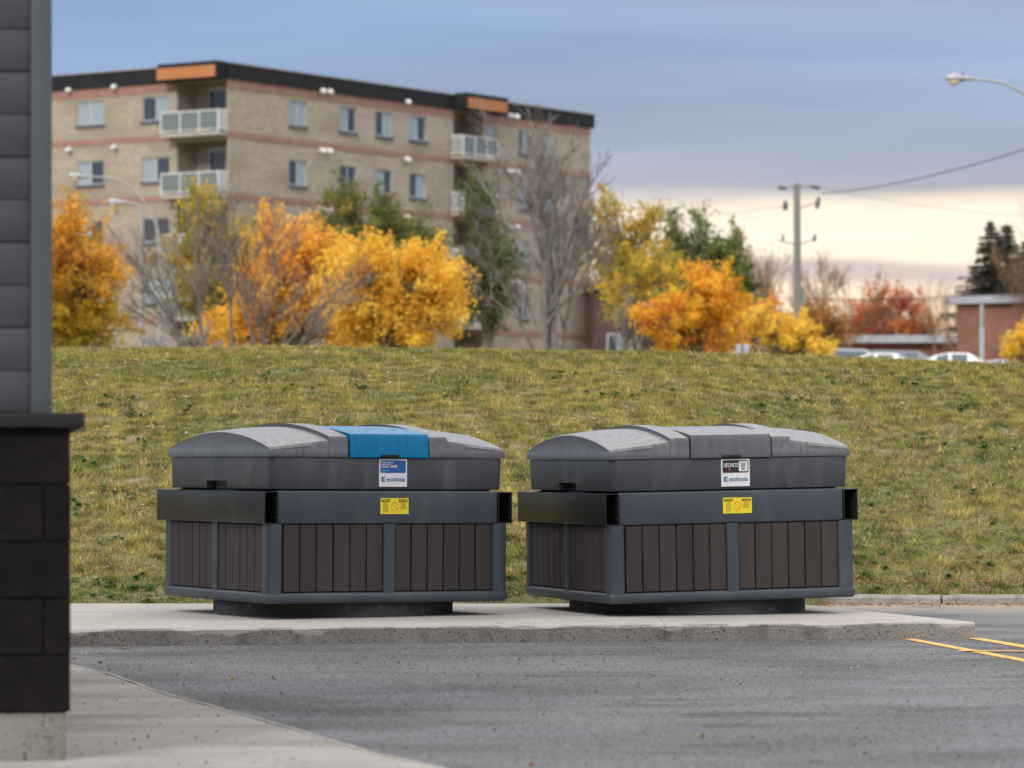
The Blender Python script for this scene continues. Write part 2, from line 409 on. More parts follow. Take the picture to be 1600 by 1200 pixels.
ef = [(i*4+k, i*4+k+1, (i+1)*4+k+1, (i+1)*4+k) for i in range(len(ys_)-1) for k in range(3)]
MB().add(ev, ef).build('edging', M_kedge, walk, fix=True)

# painted yellow lines
M_yel = P('yellow_paint', (.80, .48, .06), (.60, .36, .06), 8, .6, c3=(.16, .15, .13), s3=14, t3=(.58, .62), coord='World')
def pline(p0, p1, w0, w1, z):
    a, b = gp(*p0), gp(*p1); a.z = b.z = z
    d = (b-a).normalized(); n = Vector((-d.y, d.x, 0)); MBl = MB()
    MBl.add([a-n*w0, a+n*w0, b+n*w1, b-n*w1], [(0, 3, 2, 1)]); return MBl
paint = empty('road_marking', kind='structure')
pline((1421, 999), (1640, 1040), .045, .05, .004).build('painted_line', M_yel, paint, fix=True)
pline((1521, 997.5), (1680, 1024), .055, .06, .004).build('painted_line', M_yel, paint, fix=True)
pline((1497, 1018.3), (1690, 1019), .045, .05, .008).build('painted_line', M_yel, paint, fix=True)

# ---------------------------------------------------------------- grass
def build_grass():
    K = 62000; tx = rng.uniform(-10, 10, K); ty = 31.12+rng.uniform(0, 1, K)*15.4; th = rng.uniform(0, 1, K); tr = rng.uniform(.02, .085, K)
    k = np.abs(tx) < .155*ty+1.0; tx, ty, th, tr = tx[k], ty[k], th[k], tr[k]
    N = 900000; ti = rng.integers(0, len(tx), N)
    x = tx[ti]+rng.normal(0, 1, N)*tr[ti]; y = ty[ti]+rng.normal(0, 1, N)*tr[ti]; h3 = th[ti]
    un = rng.uniform(0, 1, N) < .30; x = np.where(un, rng.uniform(-8.2, 8.2, N), x); y = np.where(un, 31.12+rng.uniform(0, 1, N)*15.4, y); h3 = np.where(un, .25, h3)
    n1 = noise2(x, y, 2.4, 1); n2 = noise2(x, y, .7, 2); n3 = noise2(x, y, 5.5, 3)
    # thin patches
    thin = (noise2(x, y, 1.0, 9)+.6*noise2(x, y, .33, 19) > 1.0); k = ~(thin & (rng.uniform(0, 1, len(x)) < .82))
    ft = np.array([foot(a) for a in x]); k &= (y > ft+.02+.05*np.sin(x*9))
    x, y, n1, n2, n3, h3, ft = x[k], y[k], n1[k], n2[k], n3[k], h3[k], ft[k]
    z = np.array([ter(a, b) for a, b in zip(x, y)])
    n = len(x)
    hh = .88*(.022+.030*rng.uniform(0, 1, n))*(1+.28*n2)*(.6+.85*h3); tall = rng.uniform(0, 1, n) < .009; hh = np.where(tall, hh*2.6, hh); hh = np.clip(hh, .014, .16)
    a = rng.uniform(0, 6.283, n); w = rng.uniform(.0032, .0065, n)
    dx, dy = np.cos(a)*w, np.sin(a)*w
    la = rng.uniform(0, 6.283, n); ll = hh*rng.uniform(.1, 1.1, n)
    V = np.zeros((n, 3, 3), dtype=np.float32)
    V[:, 0] = np.stack([x-dx, y-dy, z-.004], 1); V[:, 1] = np.stack([x+dx, y+dy, z-.004], 1)
    V[:, 2] = np.stack([x+np.cos(la)*ll, y+np.sin(la)*ll, z+hh], 1)
    green = np.array([.145, .20, .040]); oliv = np.array([.295, .295, .065]); straw = np.array([.52, .42, .20]); lush = np.array([.06, .145, .03])
    n4 = noise2(x, y, .34, 31); m1 = np.clip(.5+.42*n1+.25*n3+.30*n4+rng.normal(0, .22, n), 0, 1)[:, None]
    c = green*(1-m1)+oliv*m1
    dry = (rng.uniform(0, 1, n) < .20+.13*np.clip(n2+.3*n1, -1, 1.6))[:, None]
    c = np.where(dry, straw*rng.uniform(.6, 1.1, (n, 1)), c)
    lu = ((noise2(x, y, 1.1, 12)+.4*n2 > 1.55) | ((y < ft+.5) & (rng.uniform(0, 1, n) < .45)))[:, None]
    c = np.where(lu & ~dry, lush*(.8+.5*rng.uniform(0, 1, (n, 1))), c)
    c = c*(1+.24*noise2(x, y, .42, 33)+.18*n4)[:, None]; c = c*(.54+.70*h3[:, None])*np.array([1.04, .97, 1.04])*rng.uniform(.8, 1.2, (n, 1))*np.array([1.10, 1.03, 1.0])
    C = np.repeat(c, 3, axis=0)
    o = npmesh('grass', V.reshape(-1, 3), np.arange(n*3).reshape(-1, 3), 3, M_grass, C)
    tag(o, 'patchy olive and straw coloured short grass covering the slope', 'grass', kind='stuff')
build_grass()

def leafbits(name, pts, size, cols, label, cat, flat=.35, lift=.0):
    """small bent leaves lying about"""
    n = len(pts); V = np.zeros((n, 4, 3), dtype=np.float32); a = rng.uniform(0, 6.28, n)
    s = size*rng.uniform(.5, 1.3, n)
    P_ = np.array(pts); ux = np.stack([np.cos(a), np.sin(a), rng.uniform(-flat, flat, n)], 1)*s[:, None]
    vx = np.stack([-np.sin(a), np.cos(a), rng.uniform(-flat, flat*2, n)], 1)*s[:, None]*.6
    P_[:, 2] += lift+.4*s*flat
    V[:, 0] = P_-ux; V[:, 1] = P_+vx*.9; V[:, 2] = P_+ux; V[:, 3] = P_-vx
    V[:, 1, 2] += s*.15
    c = np.array(cols)[rng.integers(0, len(cols), n)]*rng.uniform(.7, 1.15, (n, 1))
    o = npmesh(name, V.reshape(-1, 3), np.arange(n*4).reshape(-1, 4), 4, M_leaf, np.repeat(c, 4, axis=0))
    return tag(o, label, cat, kind='stuff')
pts = []
while len(pts) < 2600:
    x = random.uniform(-6, 7); y = random.uniform(31.3, 44)
    if y > foot(x)+.05 and (noise2(np.array(x), np.array(y), 1.6, 21) > .55 or random.random() < .10): pts.append((x, y, ter(x, y)+.02))
leafbits('fallen_leaves', pts, .026, [(.45, .36, .26), (.30, .19, .10), (.58, .50, .42), (.45, .20, .06), (.25, .17, .12)], 'small dry leaves scattered over the grass slope', 'leaf litter')
pts = []
for _ in range(1500):
    x = random.uniform(2.2, 7.5); y = 33.98-abs(random.gauss(0, .22))-.12*max(0, 2.9-x)
    pts.append((x, y, .004) if random.random() < .55 else (x, 34.25+random.uniform(0, .35), ter(x, 34.5)+.035))
leafbits('leaf_litter', pts, .022, [(.30, .17, .09), (.22, .13, .08), (.45, .30, .16), (.36, .16, .07)], 'brown leaf litter gathered along the kerb right of the bins', 'leaf litter')

# broad green weeds in the grass
def build_weeds():
    V = []; C = []; r = random.Random(5)
    spots = []
    for px, py in ((170, 632), (205, 650), (160, 690), (225, 700), (130, 725), (190, 772), (200, 910), (225, 925), (140, 915), (300, 640), (350, 600), (430, 590),
                   (455, 610), (960, 620), (1015, 612), (1190, 640), (1240, 632), (1500, 640), (1560, 700), (1450, 690), (1380, 780), (1345, 880), (1370, 905), (1540, 890),
                   (1480, 915), (800, 850), (795, 905), (1410, 600), (1290, 598), (700, 620), (560, 612), (880, 590), (1525, 770), (1580, 845), (120, 800), (175, 850)):
        for y in np.arange(31.3, 44, .1):
            x = (px-800)/F*y
            if y > foot(x) and (ter(x, y)-CH)/y >= (HZ-py)/F: spots.append((x, y)); break
    for (x, y) in spots:
        for k in range(r.randint(3, 9)):
            cx, cy = x+r.gauss(0, .11), y+r.gauss(0, .16); z = ter(cx, cy)
            for l in range(r.randint(7, 13)):
                a = r.uniform(0, 6.28); ln = r.uniform(.03, .065); w = ln*.32; e = r.uniform(.25, 1.0)
                d = Vector((math.cos(a), math.sin(a), e)).normalized(); s = Vector((-math.sin(a), math.cos(a), 0))
                b = Vector((cx, cy, z+.01)); m = b+d*ln*.6; t = b+d*ln; t.z -= ln*.15
                V += [b, m+s*w, t, m-s*w]; c = (.05*r.uniform(.6, 1.5), .15*r.uniform(.7, 1.3), .035); C += [c]*4
    V = np.array([tuple(v) for v in V]); o = npmesh('weeds', V, np.arange(len(V)).reshape(-1, 4), 4, M_grass, np.array(C))
    tag(o, 'low broad leaved green weeds dotted through the grass slope', 'weeds', kind='stuff')
build_weeds()

# grit on the asphalt and pad
def build_grit():
    n = 52000; V = np.zeros((n, 4, 3), dtype=np.float32); C = []
    x = rng.uniform(-4.5, 4.5, n); y = rng.uniform(15, 26.3, n)
    near = rng.uniform(0, 1, n) < .06; emb = np.arange(n) > 2600; y[near] = 26.3+x[near]*.18+.5-rng.exponential(.25, n)[near]
    z = np.zeros(n)
    s = rng.uniform(.0025, .007, n)*np.where(rng.uniform(0, 1, n) < .05, 1.7, 1)
    s[emb] *= .85; inside = np.array([a < edge_x(min(b, 26.9))+.06 for a, b in zip(x, y)]); z[inside] = .02; z[inside & emb] = -.05
    a = rng.uniform(0, 6.28, n)
    for k in range(3):
        V[:, k] = np.stack([x+np.cos(a+k*2.1)*s, y+np.sin(a+k*2.1)*s, z], 1)
    V[:, 3] = np.stack([x, y, z+s*np.where(emb, .6, 1.2)], 1)
    idx = np.arange(n)[:, None]*4
    Fc = np.concatenate([idx+np.array([0, 1, 3]), idx+np.array([1, 2, 3]), idx+np.array([2, 0, 3])], 0)
    shade = np.where(rng.uniform(0, 1, n) < .85, rng.uniform(.02, .07, n), rng.uniform(.3, .6, n))
    shade = np.where(emb, np.clip(rng.lognormal(-2.35, .5, n), .025, .4), shade)
    o = npmesh('grit', V.reshape(-1, 3), Fc, 3, M_grass, np.repeat(shade[:, None]*np.array([1, .97, .92]), 4, axis=0))
    tag(o, 'loose grit and small stones scattered over the asphalt', 'grit', kind='stuff')
build_grit()

# ---------------------------------------------------------------- foreground building corner (left)
ang = R(7.6)
CB = at(109.5, 715, 16.2); cb = empty('brick_building', (CB.x, CB.y, .0), ang,
    label='near building corner of dark masonry blocks and grey board siding at the left edge', cat='building')
M_block = P('dark_block', (.006, .005, .005), (.010, .0085, .0085), 9, .9, spec=.15, bump=.5, bscale=70, rnd=.22)
M_mortar = P('dark_mortar', (.010, .009, .009), (.016, .014, .014), 20, .95, spec=.1)
M_ledge = P('dark_ledge', (.012, .010, .011), (.018, .016, .016), 10, .65, spec=.3, bump=.2)
M_side = P('grey_siding', (.038, .040, .049), (.046, .048, .057), 3, .55, rnd=.06, stretch=(1, 1, 4), bump=.08, bscale=200)
M_trim = P('grey_trim', (.062, .076, .086), (.074, .087, .098), 3, .45)
M_found = concrete('foundation_concrete', (.24, .24, .20), (.12, .125, .10), (.05, .05, .038), dscale=1.2, dt=(.35, .6))
# local axes: -x along the camera-facing wall, +y back along the side wall
LX, LY = -5.0, 7.0
CHt = .2485; Z0 = .232; NC = 5; top = Z0+NC*CHt
bev('foundation', M_found, cb, [(LX, -.018, .018, LY, .0, Z0-.002)], .006)
MB().box(LX, -.012, .012, LY, Z0, top-.002).build('backing', M_mortar, cb)
TH = .112; BW = .50
bfull = MB().box(0, BW-.008, 0, .06, .004, CHt-.004)
def blockmesh(w, d):
    bm = bmesh.new(); bmesh.ops.create_cube(bm, size=1, matrix=Matrix.Translation((w/2, d/2, CHt/2)) @ Matrix.Diagonal((w, d, CHt-.007, 1)))
    bmesh.ops.bevel(bm, geom=list(bm.edges), offset=.004, segments=1, affect='EDGES')
    me = bpy.data.meshes.new('block'); bm.to_mesh(me); bm.free(); me.materials.append(M_block); return me
b_front = blockmesh(BW-.007, TH); b_side = blockmesh(TH, BW-.007); 
for r_ in range(NC):
    z = Z0+r_*CHt; odd = r_ in (1, 3)
    x1 = -TH-.007 if odd else 0.0
    while x1 > LX+BW: link('block', b_front, cb, (x1-(BW-.007), random.uniform(-.002, .001), z)); x1 -= BW
    y0 = 0 if odd else TH+.007
    while y0 < LY-BW: link('block', b_side, cb, (-TH+random.uniform(-.001, .002), y0, z)); y0 += BW
bev('ledge', M_ledge, cb, [(LX, .062, -.06, LY, top, top+.064)], .004)
sz0 = top+.064
MB().box(LX, -.095, .095, LY, sz0, 6.2).build('wall', M_side, cb)
bev('corner_trim', M_trim, cb, [(-.078-.092, -.078, .055, .13, sz0+.001, 6.2)], .003)
bp = .1868
for i in range(int((6.2-sz0)/bp)):
    z = sz0+.0015+i*bp; even = i % 2
    z0 = z+(.000 if even else .004); z1 = z+bp-(.010 if even else .0015); d = .078 if even else .083
    bev('siding_board', M_side, cb, [(LX, -.171, d, .094, z0, z1)], .0035)
    bev('siding_board', M_side, cb, [(-.094, -.083-(0 if even else .004), .131, LY, z0, z1)], .0035)
bev('roof_edge', M_ledge, cb, [(LX, .02, .02, LY, 6.2, 6.45)], .01)

# ---------------------------------------------------------------- the two semi-buried bins
M_pl = P('bin_plastic', (.039, .051, .069), (.048, .059, .076), 2.5, .50, bump=.10, bscale=220, c3=(.072, .080, .090), s3=2.2, t3=(.54, .76), coord='Object', bdist=.003, stretch=(2, 2, .8))
M_up = P('bin_body_plastic', (.042, .049, .061), (.052, .058, .069), 2.0, .55, bump=.12, bscale=200, c3=(.085, .090, .098), s3=2.6, t3=(.52, .74), bdist=.003, stretch=(2.2, 2.2, .55))
M_steel = P('black_steel', (.014, .015, .017), (.022, .023, .025), 3, .36, spec=.32, c3=(.04, .042, .044), s3=2.5, t3=(.58, .8), bump=.06, bscale=90)
M_plank = P('brown_plank', (.033, .024, .024), (.044, .033, .032), 3, .68, rnd=.16, stretch=(6, 6, .5), bump=.2, bscale=60, bdist=.003)
M_dark = P('dark_inside', (.008, .008, .008), (.012, .012, .012), 3, .8)
M_plinth = P('plinth', (.040, .043, .048), (.058, .058, .06), 3, .8, c3=(.15, .14, .125), s3=9, t3=(.60, .72), bump=.3)
def lidmat(name, a, b, dust_sheen, amt=(.42, .75), up0=.10):
    m, nt, N, L, bs = newmat(name); tc = N.new('ShaderNodeTexCoord'); o_ = N.new('ShaderNodeObjectInfo'); va = N.new('ShaderNodeVectorMath'); va.operation = 'MULTIPLY_ADD'
    va.inputs[1].default_value = (37, 23, 11); L.new(o_.outputs['Random'], va.inputs[0]); L.new(tc.outputs['Object'], va.inputs[2])
    def nz(sc, st, lo, hi, det=6):
        mp = N.new('ShaderNodeMapping'); mp.inputs['Scale'].default_value = st; L.new(va.outputs[0], mp.inputs[0])
        n = N.new('ShaderNodeTexNoise'); n.inputs['Scale'].default_value = sc; n.inputs['Detail'].default_value = det; L.new(mp.outputs[0], n.inputs['Vector'])
        r = N.new('ShaderNodeMapRange'); r.inputs[1].default_value = lo; r.inputs[2].default_value = hi; L.new(n.outputs[0], r.inputs[0]); return r.outputs[0]
    def mix(f, p, q):
        x = N.new('ShaderNodeMix'); x.data_type = 'RGBA'; L.new(f, x.inputs[0])
        for i, v in ((6, p), (7, q)):
            if isinstance(v, tuple): x.inputs[i].default_value = (*v, 1)
            else: L.new(v, x.inputs[i])
        return x.outputs[2]
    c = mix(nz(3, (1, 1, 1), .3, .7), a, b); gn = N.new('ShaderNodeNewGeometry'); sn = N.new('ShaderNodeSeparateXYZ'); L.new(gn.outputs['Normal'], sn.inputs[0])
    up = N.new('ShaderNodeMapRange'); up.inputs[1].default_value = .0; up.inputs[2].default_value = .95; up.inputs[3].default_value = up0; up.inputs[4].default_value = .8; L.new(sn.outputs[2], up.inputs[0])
    mu = N.new('ShaderNodeMath'); mu.operation = 'MULTIPLY'; L.new(up.outputs[0], mu.inputs[0]); L.new(nz(9, (2.5, 2.5, .25), *amt), mu.inputs[1]); c = mix(mu.outputs[0], c, dust_sheen)  # upward faces paler: dust plus the sky's sheen painted into the colour
    c = mix(nz(38, (1, 1, .3), .62, .74, 2), c, tuple(v*.80 for v in a))
    L.new(c, bs.inputs['Base Color']); bs.inputs['Roughness'].default_value = .42
    n = N.new('ShaderNodeTexNoise'); n.inputs['Scale'].default_value = 180; L.new(tc.outputs['Object'], n.inputs['Vector'])
    bp_ = N.new('ShaderNodeBump'); bp_.inputs['Strength'].default_value = .12; bp_.inputs['Distance'].default_value = .003; L.new(n.outputs[0], bp_.inputs['Height']); L.new(bp_.outputs[0], bs.inputs['Normal'])
    return m
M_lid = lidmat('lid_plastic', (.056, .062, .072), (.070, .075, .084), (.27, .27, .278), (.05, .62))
M_blue = lidmat('blue_hatch', (.0, .165, .35), (.0, .185, .39), (.17, .27, .38), (.30, .60), 0.0)  # grey-blue on the hatch top is sky reflection put into the colour
M_blue.node_tree.nodes['Principled BSDF'].inputs['Specular IOR Level'].default_value = .12
M_white = P('white_sticker', (.74, .74, .76), (.70, .70, .72), 8, .45)
M_sblue = P('blue_print', (.01, .09, .34), (.012, .10, .36), 8, .45)
M_logo = P('logo_blue', (.02, .14, .30), (.02, .14, .30), 8, .5); M_teal = P('logo_teal', (.12, .50, .52), None, 8, .5)
M_sblack = P('black_print', (.015, .014, .016), None, 8, .5); M_syel = P('yellow_sticker', (.86, .68, .02), (.80, .62, .02), 12, .5)
M_red = P('red_print', (.65, .10, .02), None, 8, .5); M_pgrey = P('print_grey', (.30, .31, .33), None, 8, .5); M_ink = P('small_print', (.30, .24, .03), None, 8, .6)

HB = 1.015        # half side of the square frame
# height above the pad (empty stands on the pad)
ZB, ZR, ZT0, ZT1, ZU0, ZU1 = .113, .196, .716, .968, .978, 1.222
def lidz(u, v):
    """height of the lid skin over the rim; u, v in -1..1"""
    a = abs(u); t = min(max((1-a)/.5, 0), 1)
    hf = .062+.058*t**1.1; pk = .192+.040*math.sin(t*math.pi/2)
    s = min(abs(v), 1); arch = (1-s**2.0)
    edge = 1-max(0, (a-.985)/.015)*.035
    return (hf+(pk-hf)*arch)*edge
HU = .985
def lid_piece(name, mat, parent, u0, u1, raise_, box=False, nu=14, nv=26, inset=0.0):
    us = sorted(set([u0+(u1-u0)*i/nu for i in range(nu+1)]+[s_*q for s_ in (-1, 1) for q in (.985,) if u0 < s_*q < u1])); nu = len(us)-1
    vs_ = [-1+2*j/nv for j in range(nv+1)]
    if box: vs_ = [-1, -.992, -.975]+[-.95+1.90*j/nv for j in range(nv+1)]+[.975, .992, 1]
    else: vs_ = [-1, -.985]+[-.965+1.93*j/nv for j in range(nv+1)]+[.985, 1]
    ou = HU-inset; m = MB(); V = []
    nvv = len(vs_)
    for u in us:
        for v in vs_:
            if box:
                s = abs(v); base = .176+.066*(1-(s/.97)**2 if s < .97 else 0)
                if s >= .985: base = .172 if s < 1 else .150
                z = base
            else:
                z = lidz(u, v)+raise_
                if abs(v) > .99: z = min(z, lidz(u, v)*.80+raise_*.6)
            # soft shoulders at the ends of the piece
            V.append((u*ou, v*(ou+(.012 if box else 0)), ZU1+.008+z))
    top_n = len(V)
    ring = [i*nvv for i in range(nu+1)]+[nu*nvv+j for j in range(1, nvv)]+[i*nvv+nvv-1 for i in range(nu-1, -1, -1)]+[j for j in range(nvv-2, 0, -1)]
    fs = [(i*nvv+j, (i+1)*nvv+j, (i+1)*nvv+j+1, i*nvv+j+1) for i in range(nu) for j in range(nvv-1)]
    # lip: flares out a touch, then down to the rim
    outs = []
    for q in ring:
        x, y, z = V[q]; outs.append((x, y, ZU1+.008+.050+(.0 if not box else .02)))
    b = len(V); V += outs
    b2 = len(V); V += [(x*1.006, y*1.006, ZU1+.008+.040) for x, y, z in outs]
    b3 = len(V); V += [(x*1.006, y*1.006, ZU1+.002) for x, y, z in outs]
    n = len(ring)
    for i in range(n):
        k = (i+1) % n
        fs += [(ring[k], ring[i], b+i, b+k), (b+k, b+i, b2+i, b2+k), (b2+k, b2+i, b3+i, b3+k)]
    fs.append(tuple(b3+i for i in range(n)))
    me = bpy.data.meshes.new(name); me.from_pydata(V, [], fs); me.materials.append(mat)
    bm = bmesh.new(); bm.from_mesh(me); bmesh.ops.recalc_face_normals(bm, faces=bm.faces); bm.to_mesh(me); bm.free()
    me.polygons.foreach_set('use_smooth', [True]*len(me.polygons)); me.set_sharp_from_angle(angle=R(32))
    return link(name, me, parent)

def text(name, s, size, mat, parent, x, y, z, align='LEFT', bold=0.0, sx=1.0):
    c = bpy.data.curves.new(name, 'FONT'); c.body = s; c.size = size; c.align_x = align; c.offset = bold; c.resolution_u = 3
    c.extrude = .0006
    t = bpy.data.objects.new(name, c); col.objects.link(t)
    me = bpy.data.meshes.new_from_object(t.evaluated_get(bpy.context.evaluated_depsgraph_get()))
    bpy.data.objects.remove(t)
    me.transform(Matrix.Translation((x, y, z)) @ Matrix.Rotation(R(90), 4, 'X') @ Matrix.Diagonal((sx, 1, 1, 1)))
    me.materials.clear(); me.materials.append(mat)
    return link(name, me, parent)
def rrect(x0, x1, z0, z1, y, r, mat, name, parent, th=.0012):
    pl = []
    for cx, cz, a0 in ((x1-r, z0+r, -90), (x1-r, z1-r, 0), (x0+r, z1-r, 90), (x0+r, z0+r, 180)):
        for k in range(5): a = R(a0+22.5*k); pl.append((cx+r*math.cos(a), cz+r*math.sin(a)))
    n = len(pl); vs = [(p, y, q) for p, q in pl]+[(p, y-th, q) for p, q in pl]
    fs = [tuple(range(n, 2*n)), tuple(reversed(range(n)))]+[(i, (i+1) % n, n+(i+1) % n, n+i) for i in range(n)]
    return MB().add(vs, fs).build(name, mat, parent, fix=True)

def make_bin(loc, rz, tilt, blue, lab):
    root = empty('waste_container', loc, rz, label=lab, cat='waste container', group='semi buried waste containers on the concrete pad')
    root.rotation_euler = (0, R(tilt), rz)
    # plinth
    m = MB(); n = 72
    ring = lambda r, z: [(r*math.cos(2*math.pi*k/n), r*math.sin(2*math.pi*k/n), z) for k in range(n)]
    V = ring(.935, -.03)+ring(.935, .085)+ring(.925, .10)+ring(.90, .16); fs = []
    for a in range(3): fs += [(a*n+k, a*n+(k+1) % n, (a+1)*n+(k+1) % n, (a+1)*n+k) for k in range(n)]
    fs.append(tuple(3*n+k for k in range(n))); m.add(V, fs).build('plinth', M_plinth, root, smooth=True)
    # inner shell behind the planks
    bev('shell', M_dark, root, [(-HB+.045, HB-.045, -HB+.045, HB-.045, ZB+.01, ZT0+.01)], .03)
    # frame: bottom rails, posts
    bev('bottom_frame', M_pl, root, [(-HB, HB, -HB, HB, ZB, ZR)], .028, 3)
    pw = .135
    def post(x0, x1, y0, y1, r=.045):
        bm = bmesh.new(); bmesh.ops.create_cube(bm, size=1, matrix=Matrix.Translation(((x0+x1)/2, (y0+y1)/2, (ZR-.03+ZT0)/2)) @ Matrix.Diagonal((x1-x0, y1-y0, ZT0-ZR+.032, 1)))
        bmesh.ops.bevel(bm, geom=[q for q in bm.edges if abs(q.verts[0].co.z-q.verts[1].co.z) > .1], offset=r, segments=4, profile=.5, affect='EDGES')
        me = bpy.data.meshes.new('post'); bm.to_mesh(me); bm.free(); me.materials.append(M_pl)
        me.polygons.foreach_set('use_smooth', [True]*len(me.polygons)); me.set_sharp_from_angle(angle=R(40)); return link('post', me, root)
    e = .004
    for sx in (-1, 1):
        for sy in (-1, 1):
            xs_ = sorted((sx*(HB-e), sx*(HB-e-pw))); ys_ = sorted((sy*(HB-e), sy*(HB-e-pw))); post(xs_[0], xs_[1], ys_[0], ys_[1])
    for s in (-1, 1):
        a, b = sorted((s*(HB-e-.002), s*(HB-.08)))
        post(-.05, .05, a, b, .012); post(a, b, -.05, .05, .012)
    # planks: six per bay
    L0 = HB-e-pw; bay = L0-.05; w = bay/6
    pm = bpy.data.meshes.get('plank')
    if pm is None:
        bm = bmesh.new(); bmesh.ops.create_cube(bm, size=1, matrix=Matrix.Translation((0, 0, (ZT0-ZR)/2)) @ Matrix.Diagonal((w-.008, .028, ZT0-ZR-.012, 1)))
        bmesh.ops.bevel(bm, geom=list(bm.edges), offset=.004, segments=1, affect='EDGES')
        pm = bpy.data.meshes.new('plank'); bm.to_mesh(pm); bm.free(); pm.materials.append(M_plank)
    for k in range(4):
        for side in (-1, 1):
            for i in range(6):
                c = side*(.05+w*(i+.5)); o = link('plank', pm, root)
                q = Matrix.Rotation(R(90*k), 4, 'Z') @ Vector((c, -HB+.034+random.uniform(-.002, .002), ZR))
                o.location = q; o.rotation_euler = (0, R(random.uniform(-.25, .25)), R(90*k))
    # band under the upper body
    bw = .925
    bev('band', M_pl, root, [(-bw, bw, -HB+.012, HB-.012, ZT0, ZT1)], .016, 3)
    # fork pockets: hollow steel tubes along both sides
    th = .007
    for s in (-1, 1):
        x0, x1 = (-1.035, -.927) if s < 0 else (.927, 1.045); z0, z1 = ZT0+.002, ZT1-.006; y0, y1 = -HB+.004, HB+.095
        bx = [(x0, x1, y0, y1, z0, z0+th), (x0, x1, y0, y1, z1-th, z1), (x0, x0+th, y0, y1, z0+th-.001, z1-th+.001), (x1-th, x1, y0, y1, z0+th-.001, z1-th+.001)]
        mm = MB(); fp = bev('fork_pocket', M_steel, root, bx, .0035, 2)
        for zz in (z0+.045, z1-.045): MB().tube([(x1-th-.001, y0+.025, zz), (x1-th-.014, y0+.025, zz)], .011, 6).build('bolt', M_steel, fp)
    # upper body, slightly tapered, with a hand recess at the foot of the left side
    bm = bmesh.new(); g = bmesh.ops.create_cube(bm, size=1, matrix=Matrix.Translation((0, 0, (ZU0+ZU1)/2)) @ Matrix.Diagonal((2*.984, 2*.984, ZU1-ZU0, 1)))
    for v in bm.verts:
        if v.co.z < (ZU0+ZU1)/2: v.co.x *= .991; v.co.y *= .991
    vert = [e_ for e_ in bm.edges if abs(e_.verts[0].co.z-e_.verts[1].co.z) > .1]
    bmesh.ops.bevel(bm, geom=vert, offset=.06, segments=5, profile=.5, affect='EDGES')
    hor = [e_ for e_ in bm.edges if abs(e_.verts[0].co.z-e_.verts[1].co.z) < .001 and not e_.is_boundary]
    bmesh.ops.bevel(bm, geom=hor, offset=.008, segments=2, profile=.5, affect='EDGES')
    me = bpy.data.meshes.new('upper_body'); bm.to_mesh(me); bm.free(); me.materials.append(M_up)
    me.polygons.foreach_set('use_smooth', [True]*len(me.polygons)); me.set_sharp_from_angle(angle=R(40))
    ub = link('upper_body', me, root)
    cut = MB().box(-1.0, -.90, -.17, .24, ZU0-.02, ZU0+.062); co = cut.build('recess_cutter', M_dark); 
    md = ub.modifiers.new('b', 'BOOLEAN'); md.object = co; md.operation = 'DIFFERENCE'; ub.parent = None
    dg = bpy.context.evaluated_depsgraph_get(); dg.update(); me2 = bpy.data.meshes.new_from_object(ub.evaluated_get(dg)); ub.modifiers.clear(); ub.data = me2; ub.parent = root
    bpy.data.objects.remove(co)
    MB().box(-bw+.03, bw-.03, -.92, .92, ZT1-.01, ZU0+.01).build('gasket', M_dark, root)
    # lids
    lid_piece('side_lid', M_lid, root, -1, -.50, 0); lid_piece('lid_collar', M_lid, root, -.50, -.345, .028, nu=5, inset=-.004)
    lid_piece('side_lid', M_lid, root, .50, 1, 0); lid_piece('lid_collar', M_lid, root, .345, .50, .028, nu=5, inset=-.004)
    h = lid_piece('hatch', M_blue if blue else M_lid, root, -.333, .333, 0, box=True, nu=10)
    if blue: h['label'] = 'bright blue hatch'
    yF = -HU*1.006-.012-.009
    # dark hand notch at the foot of the hatch
    V = [(-.085, yF, 0), (.085, yF, 0), (.068, yF, .019), (-.068, yF, .019)]
    V = [(x+.0, y-.0005, ZU1+.002+z) for x, y, z in V]+[(x, y+.03, ZU1+.002+z) for x, y, z in V]
    MB().add(V, [(0, 1, 2, 3), (4, 7, 6, 5), (0, 4, 5, 1), (1, 5, 6, 2), (2, 6, 7, 3), (3, 7, 4, 0)]).build('hand_notch', M_dark, h)
    # stickers
    yS = -.984+.004
    X0, X1 = -.080, .155
    zt = ZU1-.010; zb = ZU0+.022
    pb = rrect(X0, X1, zb, zt, yS-.002, .003, M_white, 'plate', root, .004)
    yP = yS-.0065
    zm = zb+(zt-zb)*.50
    rrect(X0+.011, X1-.011, zm, zt-.010, yP, .012, M_sblue if blue else M_sblack, 'print_panel', pb)
    yQ = yP-.002
    if blue:
        for i, s in enumerate(('PAPIER, CARTON', 'VERRE, MÉTAL', 'PLASTIQUE')):
            text('lettering', s, .0165, M_white, pb, X0+.015, yQ, zt-.032-i*.0170, bold=.0003, sx=.80)
        rrect(X0+.017, X0+.085, zm+.014, zm+.019, yQ, .001, M_teal, 'print_line', pb, .0006)
        for cx in (X0+.108, X0+.137):
            rrect(cx-.0115, cx+.0115, zm+.038, zm+.061, yQ, .0113, M_white, 'symbol', pb, .0006)
            rrect(cx-.005, cx+.005, zm+.044, zm+.055, yQ-.0008, .002, M_red, 'symbol_mark', pb, .0006)
    else:
        text('lettering', 'DÉCHETS', .043, M_white, pb, X0+.018, yQ, zt-.062, bold=.0006, sx=.66)
        rrect(X0+.060, X0+.078, zm+.017, zm+.034, yQ, .0085, M_red, 'symbol', pb, .0006)
        rrect(X1-.090, X1-.019, zm+.010, zt-.018, yQ, .004, M_white, 'icon_field', pb, .0006)
        yI = yQ-.0014; xi = X1-.054
